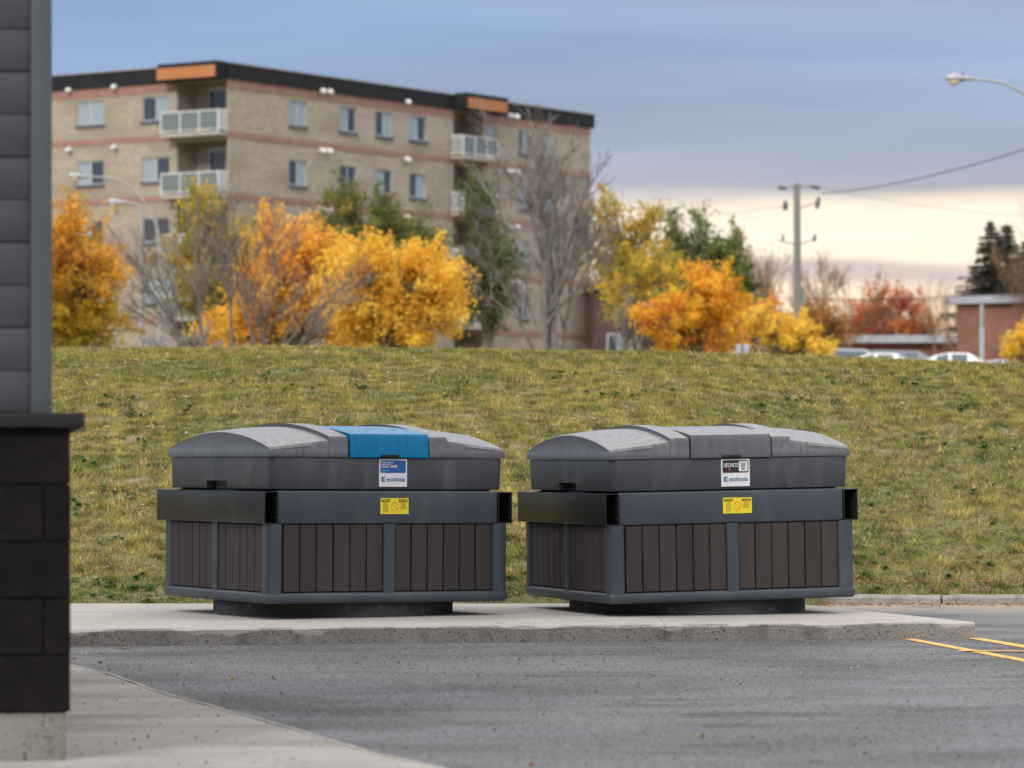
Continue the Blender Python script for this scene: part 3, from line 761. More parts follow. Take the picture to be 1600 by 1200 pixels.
        MB().add([(xi-.015, yI, zm+.018), (xi+.015, yI, zm+.018), (xi+.020, yI, zt-.036), (xi-.020, yI, zt-.036)], [(0, 1, 2, 3)]).build('bin_icon', M_pgrey, pb)
        rrect(xi-.024, xi+.024, zt-.035, zt-.028, yI+.0004, .002, M_pgrey, 'bin_icon', pb, .0006)
    # logo
    zl = zb+(zm-zb)*.36; xl = X0+.020; hL = .038
    rrect(xl, xl+.034, zl, zl+hL, yQ+.001, .008, M_logo, 'logo', pb, .0006)
    for zz in (.009, .0235): rrect(xl+.012, xl+.036, zl+zz, zl+zz+.0055, yQ, .001, M_white, 'logo_bar', pb, .0006)
    rrect(xl+.020, xl+.029, zl+.0155, zl+.0225, yQ, .002, M_teal, 'logo_bar', pb, .0006)
    text('lettering', 'ecoloxia', .048, M_logo, pb, xl+.043, yQ, zl+.004, bold=.0004, sx=.95)
    # yellow caution label
    yB = -HB+.012; yx0, yx1 = -.077, .160; z1 = ZT1-.055; z0 = z1-.122
    lb = rrect(yx0, yx1, z0, z1, yB-.0015, .006, M_syel, 'caution_label', root, .002)
    yL = yB-.004
    rrect(yx0+.008, yx0+.082, z1-.030, z1-.010, yL, .001, M_sblack, 'print_panel', lb, .0006); rrect(yx1-.082, yx1-.010, z1-.030, z1-.010, yL, .001, M_sblack, 'print_panel', lb, .0006)
    text('lettering', 'ATTENTION', .0165, M_syel, lb, yx0+.045, yL-.0015, z1-.026, 'CENTER', .0003, .78)
    text('lettering', 'CAUTION', .0165, M_syel, lb, yx1-.046, yL-.0015, z1-.026, 'CENTER', .0003, .85)
    mm = MB(); mm.tube([((yx0+yx1)/2+.029*math.cos(R(a)), yL, (z0+z1)/2-.002+.031*math.sin(R(a))) for a in range(0, 361, 15)], .0016, 4, cap=False)
    mm.tube([((yx0+yx1)/2-.021, yL, (z0+z1)/2+.020), ((yx0+yx1)/2+.021, yL, (z0+z1)/2-.024)], .0016, 4)
    mm.build('warning_symbol', M_red, lb)
    mm = MB()
    for xa, xb, nn in ((yx0+.016, yx0+.074, 9), (yx1-.074, yx1-.016, 6)):
        for i in range(nn):
            zz = z1-.040-i*.0082; j = random.uniform(0, .012); mm.box(xa+j, xb-j, yL-.0008, yL, zz, zz+.0028)
    mm.build('small_print', M_ink, lb)
    root.scale = (1.010, 1.010, 1.0)
    return root
bin1 = make_bin((-1.412, 29.3, .12), R(27.6), .35, True, 'left hand grey and brown plank container with a bright blue hatch in its lid')
bin2 = make_bin((1.404, 29.75, .12), R(18.3), -1.0, False, 'right hand grey and brown plank container with an all grey lid marked for waste')

# ---------------------------------------------------------------- apartment building
M_brick = P('tan_brick', (.345, .295, .24), (.44, .385, .32), 3, .9, c3=(.31, .265, .21), s3=.35, t3=(.45, .65), stretch=(1, 1, 2.5), bump=.3, bscale=20)
M_pink = P('pink_brick', (.30, .165, .135), (.36, .21, .175), 2, .9)
M_fascia = P('black_fascia', (.012, .014, .018), (.018, .020, .024), 1, .7, spec=.25)
M_orange = P('orange_panel', (.44, .17, .065), (.48, .19, .075), 1, .6)
M_wframe = P('white_frame', (.50, .54, .60), (.46, .50, .56), 4, .5)
M_sill = P('dark_sill', (.10, .11, .14), (.13, .14, .17), 3, .7)
M_glass = glassmat('window_glass', (.035, .05, .075))
M_glassl = glassmat('curtained_glass', (.30, .38, .43), .15)
M_rail_glass = glassmat('rail_glass', (.15, .19, .19), .1)
M_rail = P('white_rail', (.75, .77, .78), None, 4, .5)
M_cslab = P('balcony_slab', (.42, .39, .36), (.34, .31, .28), 2, .8)
M_metal = P('galvanised', (.34, .35, .37), (.42, .43, .45), 3, .5, metal=.3)

C0 = at(358, 715, 167.0); C0.z = 0
dR = Vector((.5555, .8315, 0)).normalized(); dL = Vector((-.8315, .5555, 0)).normalized()
apt = empty('apartment_building', (C0.x, C0.y, 3.7), math.atan2(dR.y, dR.x),
            label='tan brick apartment block with black roof edge, white balconies and orange panels', cat='building')
# local frame: x along the right facade, y inward (along the left facade), z up from 3.7
GZ = 3.7
def tR(px): k = (px-800)/F; return (k*C0.y-C0.x)/(dR.x-k*dR.y)
def tL(px): k = (px-800)/F; return (k*C0.y-C0.x)/(dL.x-k*dL.y)
def zR(px, py): Y = C0.y+tR(px)*dR.y; return CH+(HZ-py)/F*Y-GZ
def zL(px, py): Y = C0.y+tL(px)*dL.y; return CH+(HZ-py)/F*Y-GZ
ROOF = CH+(HZ-99)/F*167-GZ; WR = tR(922); WL = tL(20); ST = 2.77
fas = .68
zw1 = zR(465, 157); zw0 = zR(465, 196)      # top row windows
def facade(mb, W, H, holes, fn):
    xs = sorted({0, W}|{h[0] for h in holes}|{h[1] for h in holes}); zs = sorted({0, H}|{h[2] for h in holes}|{h[3] for h in holes})
    for a, b in zip(xs, xs[1:]):
        for c, d in zip(zs, zs[1:]):
            mx, mz = (a+b)/2, (c+d)/2
            if any(h[0] < mx < h[1] and h[2] < mz < h[3] for h in holes): continue
            mb.add([fn(a, 0, c), fn(b, 0, c), fn(b, 0, d), fn(a, 0, d)], [(0, 1, 2, 3)])
    for h in holes:
        dp = h[4]; a, b, c, d = h[:4]
        P0 = [fn(a, 0, c), fn(b, 0, c), fn(b, 0, d), fn(a, 0, d)]; P1 = [fn(a, dp, c), fn(b, dp, c), fn(b, dp, d), fn(a, dp, d)]
        mb.add(P0+P1, [(0, 1, 5, 4), (1, 2, 6, 5), (2, 3, 7, 6), (3, 0, 4, 7)]+([(4, 5, 6, 7)] if dp > .5 else []))
fR = lambda t, d, z: Vector((t, d, z)); fL = lambda t, d, z: Vector((d, t, z))
holesR, holesL = [], []
winR = [(452, 479), (531, 557), (587, 613), (640, 666), (757.5, 776), (811, 826), (846.5, 862)]
winL = [(120, 162), (222, 265)]
for r_ in range(5):
    a, b = zw0-r_*ST, zw1-r_*ST
    for p, q in winR: holesR.append((tR(p), tR(q), a, b, .16, 'w'))
    for p, q in winL: holesL.append((tL(q), tL(p), zL(140, 195)-r_*ST, zL(140, 158)-r_*ST, .16, 'w'))
    top_ = ROOF-fas-.02 if r_ == 0 else None
    zf = zR(735, 246)-r_*ST
    holesR.append((tR(709), tR(754), zf, min(zf+2.35, ROOF-fas-.02), 1.4, 'r'))
    zf2 = zL(310, 208)-r_*ST
    holesL.append((.12, tL(277), zf2, min(zf2+2.40, ROOF-fas-.02), 1.4, 'r'))
holesL = [h for h in holesL if h[2] > 0]; holesR = [h for h in holesR if h[2] > 0]
mb = MB(); facade(mb, WR, ROOF-fas, holesR, fR); facade(mb, WL, ROOF-fas, holesL, fL)
mb.box(0, WR, WL, WL+.02, 0, ROOF-fas); mb.box(WR-.01, WR, .01, WL, 0, ROOF-fas)
wall = mb.build('wall', M_brick, apt, fix=False)
MB().box(-.12, WR+.25, -.12, WL, ROOF-fas, ROOF).build('roof', M_fascia, apt)
MB().box(-.16, WR+.29, -.16, WL+.04, ROOF+.002, ROOF+.06).build('roof_cap', M_metal, apt)
def band(z0, z1):
    class One:
        def box(s_, *q): MB().box(*q).build('brick_band', M_pink, apt)
    xr = sorted([(h[0], h[1]) for h in holesR if h[2] < z1 and h[3] > z0]); cur = -.03; m_ = One()
    for a, b in xr+[(WR, WR)]:
        if a-cur > .05: m_.box(cur, a, -.03, -.002, z0, z1)
        cur = max(cur, b)
    cur = .0
    for a, b in sorted([(h[0], h[1]) for h in holesL if h[2] < z1 and h[3] > z0])+[(WL, WL)]:
        if a-cur > .05: m_.box(-.03, -.002, cur, a, z0, z1)
        cur = max(cur, b)
zb_ = ROOF-fas
band(zb_-.42, zb_-.02)
zb1 = zR(500, 226); 
for r_ in range(5): band(zb1-r_*ST-.14, zb1-r_*ST+.14)
rr = random.Random(3)
def window(h, fn, left):
    a, b, z0, z1 = h[:4]; f = .05
    def bx(m_, t0, t1, d0, d1, zz0, zz1):
        p, q = fn(t0, d0, zz0), fn(t1, d1, zz1); m_.box(min(p.x, q.x), max(p.x, q.x), min(p.y, q.y), max(p.y, q.y), zz0, zz1)
    fr = MB(); g = .002
    bx(fr, a+g, b-g, .05, .13, z1-f, z1-g); bx(fr, a+g, b-g, .05, .13, z0+g, z0+f); bx(fr, a+g, a+f, .05, .13, z0+f, z1-f); bx(fr, b-f, b-g, .05, .13, z0+f, z1-f)
    mid = (a+b)/2; bx(fr, mid-.035, mid+.035, .055, .125, z0+f, z1-f)
    w_ = fr.build('window', M_wframe, apt)
    for t0, t1 in ((a+f, mid-.035), (mid+.035, b-f)):
        p = MB(); bx(p, t0, t1, .085, .10, z0+f, z1-f); p.build('pane', M_glassl if rr.random() < .55 else M_glass, w_)
    s = MB(); bx(s, a-.06, b+.06, -.09, .03, z0-.13, z0-.002); s.build('sill', M_sill, w_)
for h in holesR+holesL:
    fn = fR if h in holesR else fL
    if h[5] == 'w': window(h, fn, fn is fL)
def balcony(h, fn, t0, t1, door0, door1):
    z = h[2]
    def bx(m_, a, b, d0, d1, zz0, zz1):
        p, q = fn(a, d0, zz0), fn(b, d1, zz1); m_.box(min(p.x, q.x), max(p.x, q.x), min(p.y, q.y), max(p.y, q.y), zz0, zz1)
    out = -.75
    s = MB(); bx(s, t0, t1, out, -.002, z-.20, z-.01); b_ = s.build('balcony', M_cslab, apt)
    m_ = MB(); n = 3; zt_ = z+.90
    bx(m_, t0, t1, out, out+.05, zt_, zt_+.05); bx(m_, t0, t1, out, out+.05, z+.06, z+.10)
    for e_ in (t0, t1-.06): bx(m_, e_, e_+.06, out+.062, -.01, zt_, zt_+.07); bx(m_, e_, e_+.06, out+.062, -.01, z+.06, z+.12)
    for i in range(n+1):
        a = t0+(t1-t0-.055)*i/n; bx(m_, a, a+.055, out+.002, out+.058, z-.008, zt_-.002)
    for e_ in (t0, t1-.05):
        for k in range(1, 6): d = out+(-out)*k/6; bx(m_, e_, e_+.04, d, d+.04, z+.12, zt_)
    m_.build('railing', M_rail, b_)
    g = MB(); bx(g, t0+.08, t1-.08, out+.02, out+.03, z+.14, zt_-.01); g.build('glass_panel', M_rail_glass, b_)
    dm = MB(); D_ = 1.36; bx(dm, door0, door1, D_-.05, D_+.02, z+.01, z+2.2); dr = dm.build('door', M_wframe, b_)
    mid = (door0+door1)/2
    for a, b in ((door0+.08, mid-.04), (mid+.04, door1-.08)):
        g = MB(); bx(g, a, b, D_-.07, D_-.052, z+.12, z+2.0); g.build('pane', M_glass, dr)
for h in holesR:
    if h[5] == 'r': balcony(h, fR, tR(709)-.25, tR(754)+.35, h[0]+.35, h[0]+2.1)
for h in holesL:
    if h[5] == 'r': balcony(h, fL, .02, tL(267), .25, 2.2)
# orange roof panels over the balconies
a, b = tR(709), tR(756)
MB().box(a-.1, b+.9, -.85, -.122, ROOF-fas+.02, ROOF+.10).build('roof_bay', M_fascia, apt)
MB().box(a+.0, b+.8, -.88, -.852, ROOF-fas+.04, ROOF-.12).build('orange_panel', M_orange, apt)
MB().box(-.85, -.122, .02, tL(264), ROOF-fas+.02, ROOF+.07).build('roof_bay', M_fascia, apt)
MB().box(-.88, -.852, .12, tL(264)-.0, ROOF-fas+.04, ROOF-.12).build('orange_panel', M_orange, apt)
# white exhaust vents
vm = MB(); vm.tube([(0, 0, 0), (0, -.12, 0), (0, -.22, -.03), (0, -.28, -.10)], [.12, .13, .12, .08], 8); vme = vm.mesh('exhaust_vent', M_rail, True)
vmL = MB(); vmL.tube([(0, 0, 0), (-.12, 0, 0), (-.22, 0, -.03), (-.28, 0, -.10)], [.12, .13, .12, .08], 8); vmeL = vmL.mesh('exhaust_vent', M_rail, True)
for px, py in ((500, 142), (511, 143), (633, 159), (793, 181), (803, 182), (399, 127)):
    if px == 399: continue
    for r_ in range(4): link('exhaust_vent', vme, apt, (tR(px), -.03, zR(px, py)-r_*ST+(0 if r_ else 0)))
for px, py in ((111, 141), (182, 136)):
    for r_ in range(4): link('exhaust_vent', vmeL, apt, (-.03, tL(px), zL(px, py)-r_*ST))

# ---------------------------------------------------------------- low brick school, wing and houses on the right
M_red_brick = P('red_brick', (.23, .105, .08), (.29, .135, .105), 2, .9, c3=(.18, .08, .065), s3=.6)
M_wroof = P('pale_roof_edge', (.42, .44, .50), (.34, .36, .42), 2, .6)
sc_ = empty('school_hall', (at(1495, 600, 160).x, 160, 3.7), R(-32), label='tall flat roofed red brick hall at the right edge behind the cars', cat='building')
MB().box(0, 14, 0, 10, 0, 4.25).build('wall', M_red_brick, sc_)
MB().box(-.35, 14.3, -.35, 10.3, 4.252, 4.58).build('roof', M_wroof, sc_)
wg = empty('school_wing', (at(1328, 600, 172).x, 172, 3.7), R(-1.5), label='low red brick wing with pale flat roof behind the parked cars', cat='building')
MB().box(0, 5.6, 0, 8, 0, 2.95).build('wall', M_red_brick, wg)
MB().box(-.4, 5.7, -.5, 8.3, 2.952, 3.30).build('roof', M_wroof, wg)
for a in (.55, 1.35, 2.35, 4.9):
    f_ = MB().box(a, a+.62, -.03, -.002, .7, 2.35).build('window', M_wframe, wg); MB().box(a+.2, a+.55, -.045, -.032, .8, 1.9).build('pane', M_glass, f_)
hs = empty('brick_house', (at(927, 600, 190).x, 190, 3.7), R(12), label='dark brick house with a bright window between the apartment block and orange tree', cat='house')
M_dbrick = P('dark_brick', (.09, .05, .045), (.12, .07, .06), 2, .9)
MB().box(0, 5.2, 0, 7, 0, 6.2).build('wall', M_dbrick, hs)
MB().box(-.2, 5.4, -.3, 7.2, 6.202, 6.5).build('roof', P('slate_roof', (.05, .05, .06), (.07, .07, .08), 4, .8), hs)
f_ = MB().box(.7, 2.0, -.06, -.002, 2.7, 4.0).build('window', M_wframe, hs); MB().box(.78, 1.2, -.08, -.062, 2.78, 3.92).build('pane', M_glass, f_); MB().box(1.28, 1.92, -.08, -.062, 2.78, 3.92).build('pane', M_glassl, f_)
bh = empty('blue_roof_house', (at(1168, 600, 225).x, 225, 3.7), R(-8), label='distant house with blue grey gable roof behind the utility pole', cat='house')
MB().box(0, 4.4, 0, 6, 0, 4.2).build('wall', M_dbrick, bh)
MB().add([(-.3, -.4, 4.2), (4.7, -.4, 4.2), (4.7, 6.4, 4.2), (-.3, 6.4, 4.2), (-.3, 3.0, 6.0), (4.7, 3.0, 6.0)], [(0, 1, 5, 4), (2, 3, 4, 5), (0, 4, 3), (1, 2, 5), (0, 3, 2, 1)]).build('roof', P('blue_roof', (.12, .14, .22), (.16, .18, .26), 4, .7), bh)

# ---------------------------------------------------------------- street lamps, poles, wires
M_lens = glassmat('lamp_lens', (.75, .68, .52), .2)
def cobra(base, arm, head_at, D, label, R0=.06, photo=True, drop=True):
    """base = (x px, ground z), arm = list of px points from pole top to head"""
    bx_, gz = base; X = (bx_-800)/F*D
    root = empty('street_lamp', (X, D, gz), label=label, cat='street lamp')
    pts_ = [at(a, b, D)-Vector((X, D, gz)) for a, b in arm]
    MB().tube([(0, 0, 0), (0, 0, pts_[0].z)], [R0*1.5, R0], 10).build('pole', M_metal, root, smooth=True)
    MB().tube([(0, 0, -.1), (0, 0, .25)], .2, 10).build('base', M_metal, root, smooth=True)
    sm = []
    for i in range(len(pts_)-1):
        p0 = pts_[max(i-1, 0)]; p1 = pts_[i]; p2 = pts_[i+1]; p3 = pts_[min(i+2, len(pts_)-1)]
        for k in range(6):
            t = k/6; sm.append(.5*((2*p1)+(p2-p0)*t+(2*p0-5*p1+4*p2-p3)*t*t+(3*p1-p0-3*p2+p3)*t**3))
    sm.append(pts_[-1])
    MB().tube(sm, .032 if R0 < .1 else .05, 8).build('arm', M_metal, root, smooth=True)
    e = pts_[-1]; hd = head_at
    def ell(L_, prof_, z0):
        V = []; n = 12
        for (s, w, up, dn) in prof_:
            for k in range(n):
                a = 2*math.pi*k/n; c, s_ = math.cos(a), math.sin(a); V.append((e.x+hd*s*L_, e.y+c*w, e.z+z0+(up*s_ if s_ > 0 else dn*s_)))
        fs = [(i*n+k, i*n+(k+1) % n, (i+1)*n+(k+1) % n, (i+1)*n+k) for i in range(len(prof_)-1) for k in range(n)]+[tuple(range(n)), tuple((len(prof_)-1)*n+k for k in range(n))]
        return MB().add(V, fs)
    h = ell(.68, [(-.02, .05, .045, .04), (.15, .07, .07, .05), (.4, .12, .11, .08), (.65, .16, .145, .07), (.85, .14, .12, .04), (.96, .08, .06, .02), (1, .02, .015, .01)], 0).build('lamp_head', M_metal, root, smooth=True, fix=True)
    if drop: ell(.68, [(.42, .03, .02, .09), (.5, .12, .0, .13), (.65, .14, 0, .20), (.8, .11, 0, .14), (.9, .03, 0, .05)], -.0).build('lens', M_lens, h, smooth=True, fix=True)
    if photo: MB().tube([(e.x+hd*.22, e.y, e.z+.06), (e.x+hd*.22, e.y, e.z+.15)], .03, 8).build('photocell', M_sill, h)
    return root
cobra((1660, 3.2), [(1660, 240), (1650, 200), (1612, 156), (1572, 132), (1540, 125), (1518, 123)], -1, 95, 'street lamp with long curved arm reaching in from the right edge')
cobra((249, 3.7), [(249, 372), (243, 350), (222, 312), (200, 290), (178, 279), (160, 277), (137, 276)], -1, 128, 'taller left lamp with long curved arm in front of the apartment block')
cobra((221, 3.7), [(221, 322), (216, 320), (207, 318), (199, 317)], -1, 120, 'shorter left lamp with stubby arm beside the orange tree', photo=False)

M_pole = P('weathered_pole', (.19, .185, .185), (.27, .26, .26), 3, .9, stretch=(4, 4, .4))
M_wire = P('wire', (.05, .05, .055), None, 3, .7); M_insul = P('insulator', (.09, .09, .10), (.14, .14, .15), 4, .5)
UD = 150; up_ = at(1247, 287, UD); upole = empty('utility_pole', (up_.x, UD, 3.7), label='weathered wooden utility pole with insulators against the bright sky', cat='utility pole')
def lp(px, py, dy=0): v = at(px, py, UD); return Vector((v.x-up_.x, dy, v.z-3.7))
MB().tube([(0, 0, 0), lp(1245, 287)], [.18, .13], 12).build('pole', M_pole, upole, smooth=True)
MB().tube([(.26, -.1, 0), lp(1252, 448, -.1)], [.12, .10], 8).build('conduit', M_pole, upole, smooth=True)
for (a, b, c, d) in ((1242, 292, 1216, 294), (1249, 291, 1282, 294), (1248, 326, 1278, 316), (1245, 384, 1215, 375), (1249, 382, 1272, 374)):
    MB().tube([lp(a, b, -.1), lp(c, d, -.1)], .022, 6).build('bracket', M_insul, upole)
for (x0, y0, x1, y1, r0) in ((1215, 293, 1229, 295, .09), (1266, 291, 1280, 294, .09), (1227, 314, 1227, 329, .10), (1279, 309, 1276, 326, .10), (1222, 324, 1231, 322, .06), (1273, 366, 1272, 378, .07), (1223, 366, 1223, 377, .05)):
    MB().tube([lp(x0, y0, -.12), lp((x0+x1)/2, (y0+y1)/2, -.12), lp(x1, y1, -.12)], [r0*.7, r0, r0*.7], 8).build('insulator', M_insul, upole)
def wire(p, q, D0, D1, sag, r_, label, n=24):
    a, b = at(*p, D0), at(*q, D1); pts_ = []
    for i in range(n+1):
        t = i/n; v = a.lerp(b, t); v.z -= sag*4*t*(1-t); pts_.append(v)
    o = MB().tube([v-a for v in pts_], r_, 5).build('power_line', M_wire, smooth=True); o.location = a
    tag(o, label, 'power line')
wire((1284, 303), (1760, 178), UD, 95, .35, .019, 'thick twisted power line rising from the utility pole to the right edge')
wire((1282, 294), (1640, 340), UD, 175, .2, .007, 'thin wire running right from the top insulator of the pole')
wire((1228, 323), (560, 376), UD, 158, .2, .007, 'thin wire running left from the pole across the apartment block')
wire((1700, 446), (1150, 462), 150, 190, .35, .022, 'dark line low above the red tree and the brick roof')
wire((1700, 452), (1260, 464), 148, 185, .30, .016, 'lower thin line just above the red tree')
MP = at(1534, 600, 140); mast = empty('white_post', (MP.x, 140, 3.7), label='slim white post in front of the brick hall', cat='post')
MB().tube([(0, 0, 0), (0, 0, 3.42)], .075, 8).build('pole', M_metal, mast, smooth=True)
MB().tube([(0, 0, .0), (0, 0, .6)], .10, 8).build('lower_sleeve', M_rail, mast, smooth=True)
MB().box(-.08, .08, -.08, .08, 1.1, 2.55).build('sign_sleeve', M_wroof, mast)
SG = at(1160, 600, 100); sz_ = ter(SG.x, 100); sg = empty('road_sign', (SG.x, 100, sz_), R(5), label='pair of small blank sign panels seen over the grass crest beside the orange tree', cat='sign')
st_ = at(1160, 538, 100).z-sz_
MB().tube([(0, 0, 0), (0, 0, st_-.05)], .03, 8).build('pole', M_sill, sg)
for s in (-1, 1): bev('sign_panel', M_wroof, sg, [(min(s*.025, s*.18), max(s*.025, s*.18), -.05, -.032, st_-.42, st_)], .02)

# ---------------------------------------------------------------- cars
M_tyre = P('tyre', (.02, .02, .02), None, 3, .9); M_cglass = glassmat('car_glass', (.06, .09, .11), .05); M_rim = P('rim', (.4, .4, .42), None, 3, .35, metal=.7)
def paintm(name, c):
    m = P(name, c, tuple(v*.94 for v in c), 2, .28); m.node_tree.nodes['Principled BSDF'].inputs['Coat Weight'].default_value = .6; return m
M_cw = paintm('white_car_paint', (.72, .74, .76)); M_cs = paintm('silver_car_paint', (.36, .39, .41)); M_cd = paintm('grey_car_paint', (.16, .19, .22))
M_tail = P('tail_red', (.4, .02, .02), None, 3, .3)
def car(kind, mat, px, D, rz, label):
    # station: x, belt z, roof z, half width at belt, half width at roof
    if kind == 'sedan': Ht = 1.45; S = [(-2.25, .62, .62, .74, .74), (-2.2, .92, .92, .82, .82), (-1.6, 1.0, 1.0, .87, .80), (-.95, .98, 1.36, .89, .64), (-.4, .97, 1.45, .89, .62), (.3, .95, 1.43, .89, .62), (1.05, .94, .97, .88, .72), (1.7, .86, .86, .86, .80), (2.15, .72, .72, .80, .78), (2.28, .5, .5, .72, .72)]
    elif kind == 'suv': Ht = 1.72; S = [(-2.2, .7, .7, .78, .78), (-2.15, 1.05, 1.12, .86, .80), (-1.95, 1.08, 1.62, .9, .68), (-1.3, 1.07, 1.72, .92, .67), (.2, 1.05, 1.70, .92, .66), (1.0, 1.04, 1.08, .9, .78), (1.9, .96, .96, .87, .82), (2.2, .72, .72, .82, .80), (2.28, .5, .5, .75, .75)]
    else: Ht = 1.76; S = [(-2.4, .7, .7, .82, .82), (-2.36, 1.02, 1.10, .9, .84), (-2.15, 1.05, 1.66, .95, .72), (-1.4, 1.05, 1.76, .97, .72), (.3, 1.02, 1.72, .97, .70), (1.35, 1.0, 1.04, .95, .80), (1.95, .86, .86, .9, .84), (2.3, .66, .66, .84, .82), (2.4, .45, .45, .76, .76)]
    X = (px-800)/F*D
    root = empty('parked_car', (X, D, ter(X, D)), rz, label=label, cat='car', group='cars parked beyond the grass crest')
    V = []; n = 8
    for (x, zb, zr, wb, wr) in S:
        V += [(x, -wb*.95, .22), (x, -wb, .5*zb+.12), (x, -wb*.99, zb), (x, -wr, zr), (x, wr, zr), (x, wb*.99, zb), (x, wb, .5*zb+.12), (x, wb*.95, .22)]
    fs = [(i*n+k, (i+1)*n+k, (i+1)*n+(k+1) % n, i*n+(k+1) % n) for i in range(len(S)-1) for k in range(n)]+[tuple(range(n)), tuple((len(S)-1)*n+k for k in reversed(range(n)))]
    me = MB().add(V, fs).mesh('body', mat); bm = bmesh.new(); bm.from_mesh(me)
    bmesh.ops.recalc_face_normals(bm, faces=bm.faces); bmesh.ops.bevel(bm, geom=[e for e in bm.edges if e.calc_face_angle(0) > R(22)], offset=.035, segments=2, affect='EDGES'); bm.to_mesh(me); bm.free()
    me.polygons.foreach_set('use_smooth', [True]*len(me.polygons)); body = link('body', me, root)
    cab = [s for s in S if s[2]-s[1] > .2]
    def side(sg, s0, s1, a=.12, b=.88, pad_=.06):
        # window on one flank between two stations
        q = []
        for s, f_ in ((s0, a), (s1, a), (s1, b), (s0, b)):
            x = s[0]+(pad_ if s is s0 else -pad_); z = s[1]+(s[2]-s[1])*f_; w = s[3]*.99+(s[4]-s[3]*.99)*f_; q.append(Vector((x, sg*(w+.012), z)))
        m_ = MB().add(q+[v-Vector((0, sg*.03, 0)) for v in q], [(0, 1, 2, 3), (4, 7, 6, 5), (0, 4, 5, 1), (1, 5, 6, 2), (2, 6, 7, 3), (3, 7, 4, 0)])
        m_.build('side_window', M_cglass, root, fix=True)
    for sg in (-1, 1):
        for s0, s1 in zip(cab, cab[1:]): side(sg, s0, s1)
        i0 = S.index(cab[0]); i1 = S.index(cab[-1])
    # windscreens
    for (sa, sb, nm) in ((S[i1], S[i1+1], 'windscreen'), (S[i0], S[i0-1], 'rear_window')):
        a, b = Vector((sa[0], 0, sa[2])), Vector((sb[0], 0, sb[2])); d = (b-a); nn = Vector((-d.z, 0, d.x)).normalized(); nn = nn if nn.z > 0 else -nn
        p0, p1 = a.lerp(b, .12)+nn*.012, a.lerp(b, .88)+nn*.012; w0, w1 = sa[4]*.88, sb[4]*.9
        q = [Vector((p0.x, -w0, p0.z)), Vector((p1.x, -w1, p1.z)), Vector((p1.x, w1, p1.z)), Vector((p0.x, w0, p0.z))]
        MB().add(q+[v-nn*.03 for v in q], [(0, 1, 2, 3), (4, 7, 6, 5), (0, 4, 5, 1), (1, 5, 6, 2), (2, 6, 7, 3), (3, 7, 4, 0)]).build(nm, M_cglass, root, fix=True)
    for x in (-1.4, 1.42):
        for sg in (-1, 1):
            wh = MB().tube([(x, sg*.70, .32), (x, sg*.90, .32)], .32, 18).build('wheel', M_tyre, root, smooth=True)
            MB().tube([(x, sg*.895, .32), (x, sg*.912, .32)], .20, 14).build('rim', M_rim, wh)
    for sg in (-1, 1):
        MB().box(2.13, 2.26, sg*.62-.14, sg*.62+.14, .60, .70).build('headlight', M_lens, root)
        MB().box(-2.24, -2.1, sg*.66-.1, sg*.66+.1, .72, .9).build('tail_light', M_tail, root)
        MB().box(.78, .95, min(sg*.9, sg*1.04), max(sg*.9, sg*1.04), .98, 1.12).build('mirror', mat, root)
    return root
car('suv', M_cs, 1338, 143, R(14), 'pale silver suv with dark windows, leftmost of the row before the brick wing')
car('van', M_cd, 1425, 146, R(-8), 'dark grey minivan in the middle of the row of cars')
car('sedan', M_cw, 1503, 137, R(-10), 'white sedan beside the slim white post')
car('sedan', M_cw, 1392, 138, R(-20), 'low white sedan in front of the dark minivan')
car('sedan', M_cs, 1572, 148, R(12), 'silver sedan at the far right edge below the brick hall')
car('sedan', M_cw, 1185, 136, R(-5), 'white car roof showing just right of the small sign panels')

# ---------------------------------------------------------------- trees
def rot_rand(n):
    a = rng.normal(size=(n, 3)); a /= np.linalg.norm(a, axis=1)[:, None]; b = rng.normal(size=(n, 3)); b -= (a*b).sum(1)[:, None]*a; b /= np.linalg.norm(b, axis=1)[:, None]; return a, b
def leaves(parent, centers, rad, n, size, pal, wts, name='crown', zfun=None, dirs=None):
    m = len(centers); rad = np.array(rad)
    if dirs is None: dirs = rng.normal(size=(m, 3)); dirs[:, 2] = np.abs(dirs[:, 2])
    dirs = np.array(dirs, dtype=float)+rng.normal(0, .35, (m, 3)); dirs[:, 2] += .25; dirs /= np.linalg.norm(dirs, axis=1)[:, None]
    wt = rad**1.5*rng.uniform(.4, 1.6, m); ci = rng.choice(m, size=n, p=wt/wt.sum()); Cn = np.array(centers)[ci]; rd = rad[ci]
    t = rng.uniform(-1.0, 1.5, n); g = rng.normal(size=(n, 3))*(.30*(1.15-.35*t))[:, None]
    wide = rng.uniform(0, 1, n) < .15; g[wide] *= 1.7
    Pt = Cn+(dirs[ci]*t[:, None]+g)*rd[:, None]
    s = size*.56*rng.uniform(.55, 1.35, n); a, b = rot_rand(n)
    V = np.zeros((n, 4, 3), dtype=np.float32); a = a*s[:, None]; b = b*(s*.6)[:, None]
    V[:, 0] = Pt-a; V[:, 1] = Pt+b; V[:, 2] = Pt+a; V[:, 3] = Pt-b
    pal = np.array(pal); cw = np.array(wts)/sum(wts)
    clump = rng.choice(len(pal), size=m, p=cw); pick = np.where(rng.uniform(0, 1, n) < .7, clump[ci], rng.choice(len(pal), size=n, p=cw))
    cb = rng.uniform(.80, 1.18, m)
    c = pal[pick]*(cb[ci]*rng.uniform(.75, 1.2, n))[:, None]
    if zfun is not None: c = zfun(c, Pt)
    return npmesh(name, V.reshape(-1, 3), np.arange(n*4).reshape(-1, 4), 4, M_leaf, np.repeat(np.clip(c, 0, 1), 4, axis=0), parent)
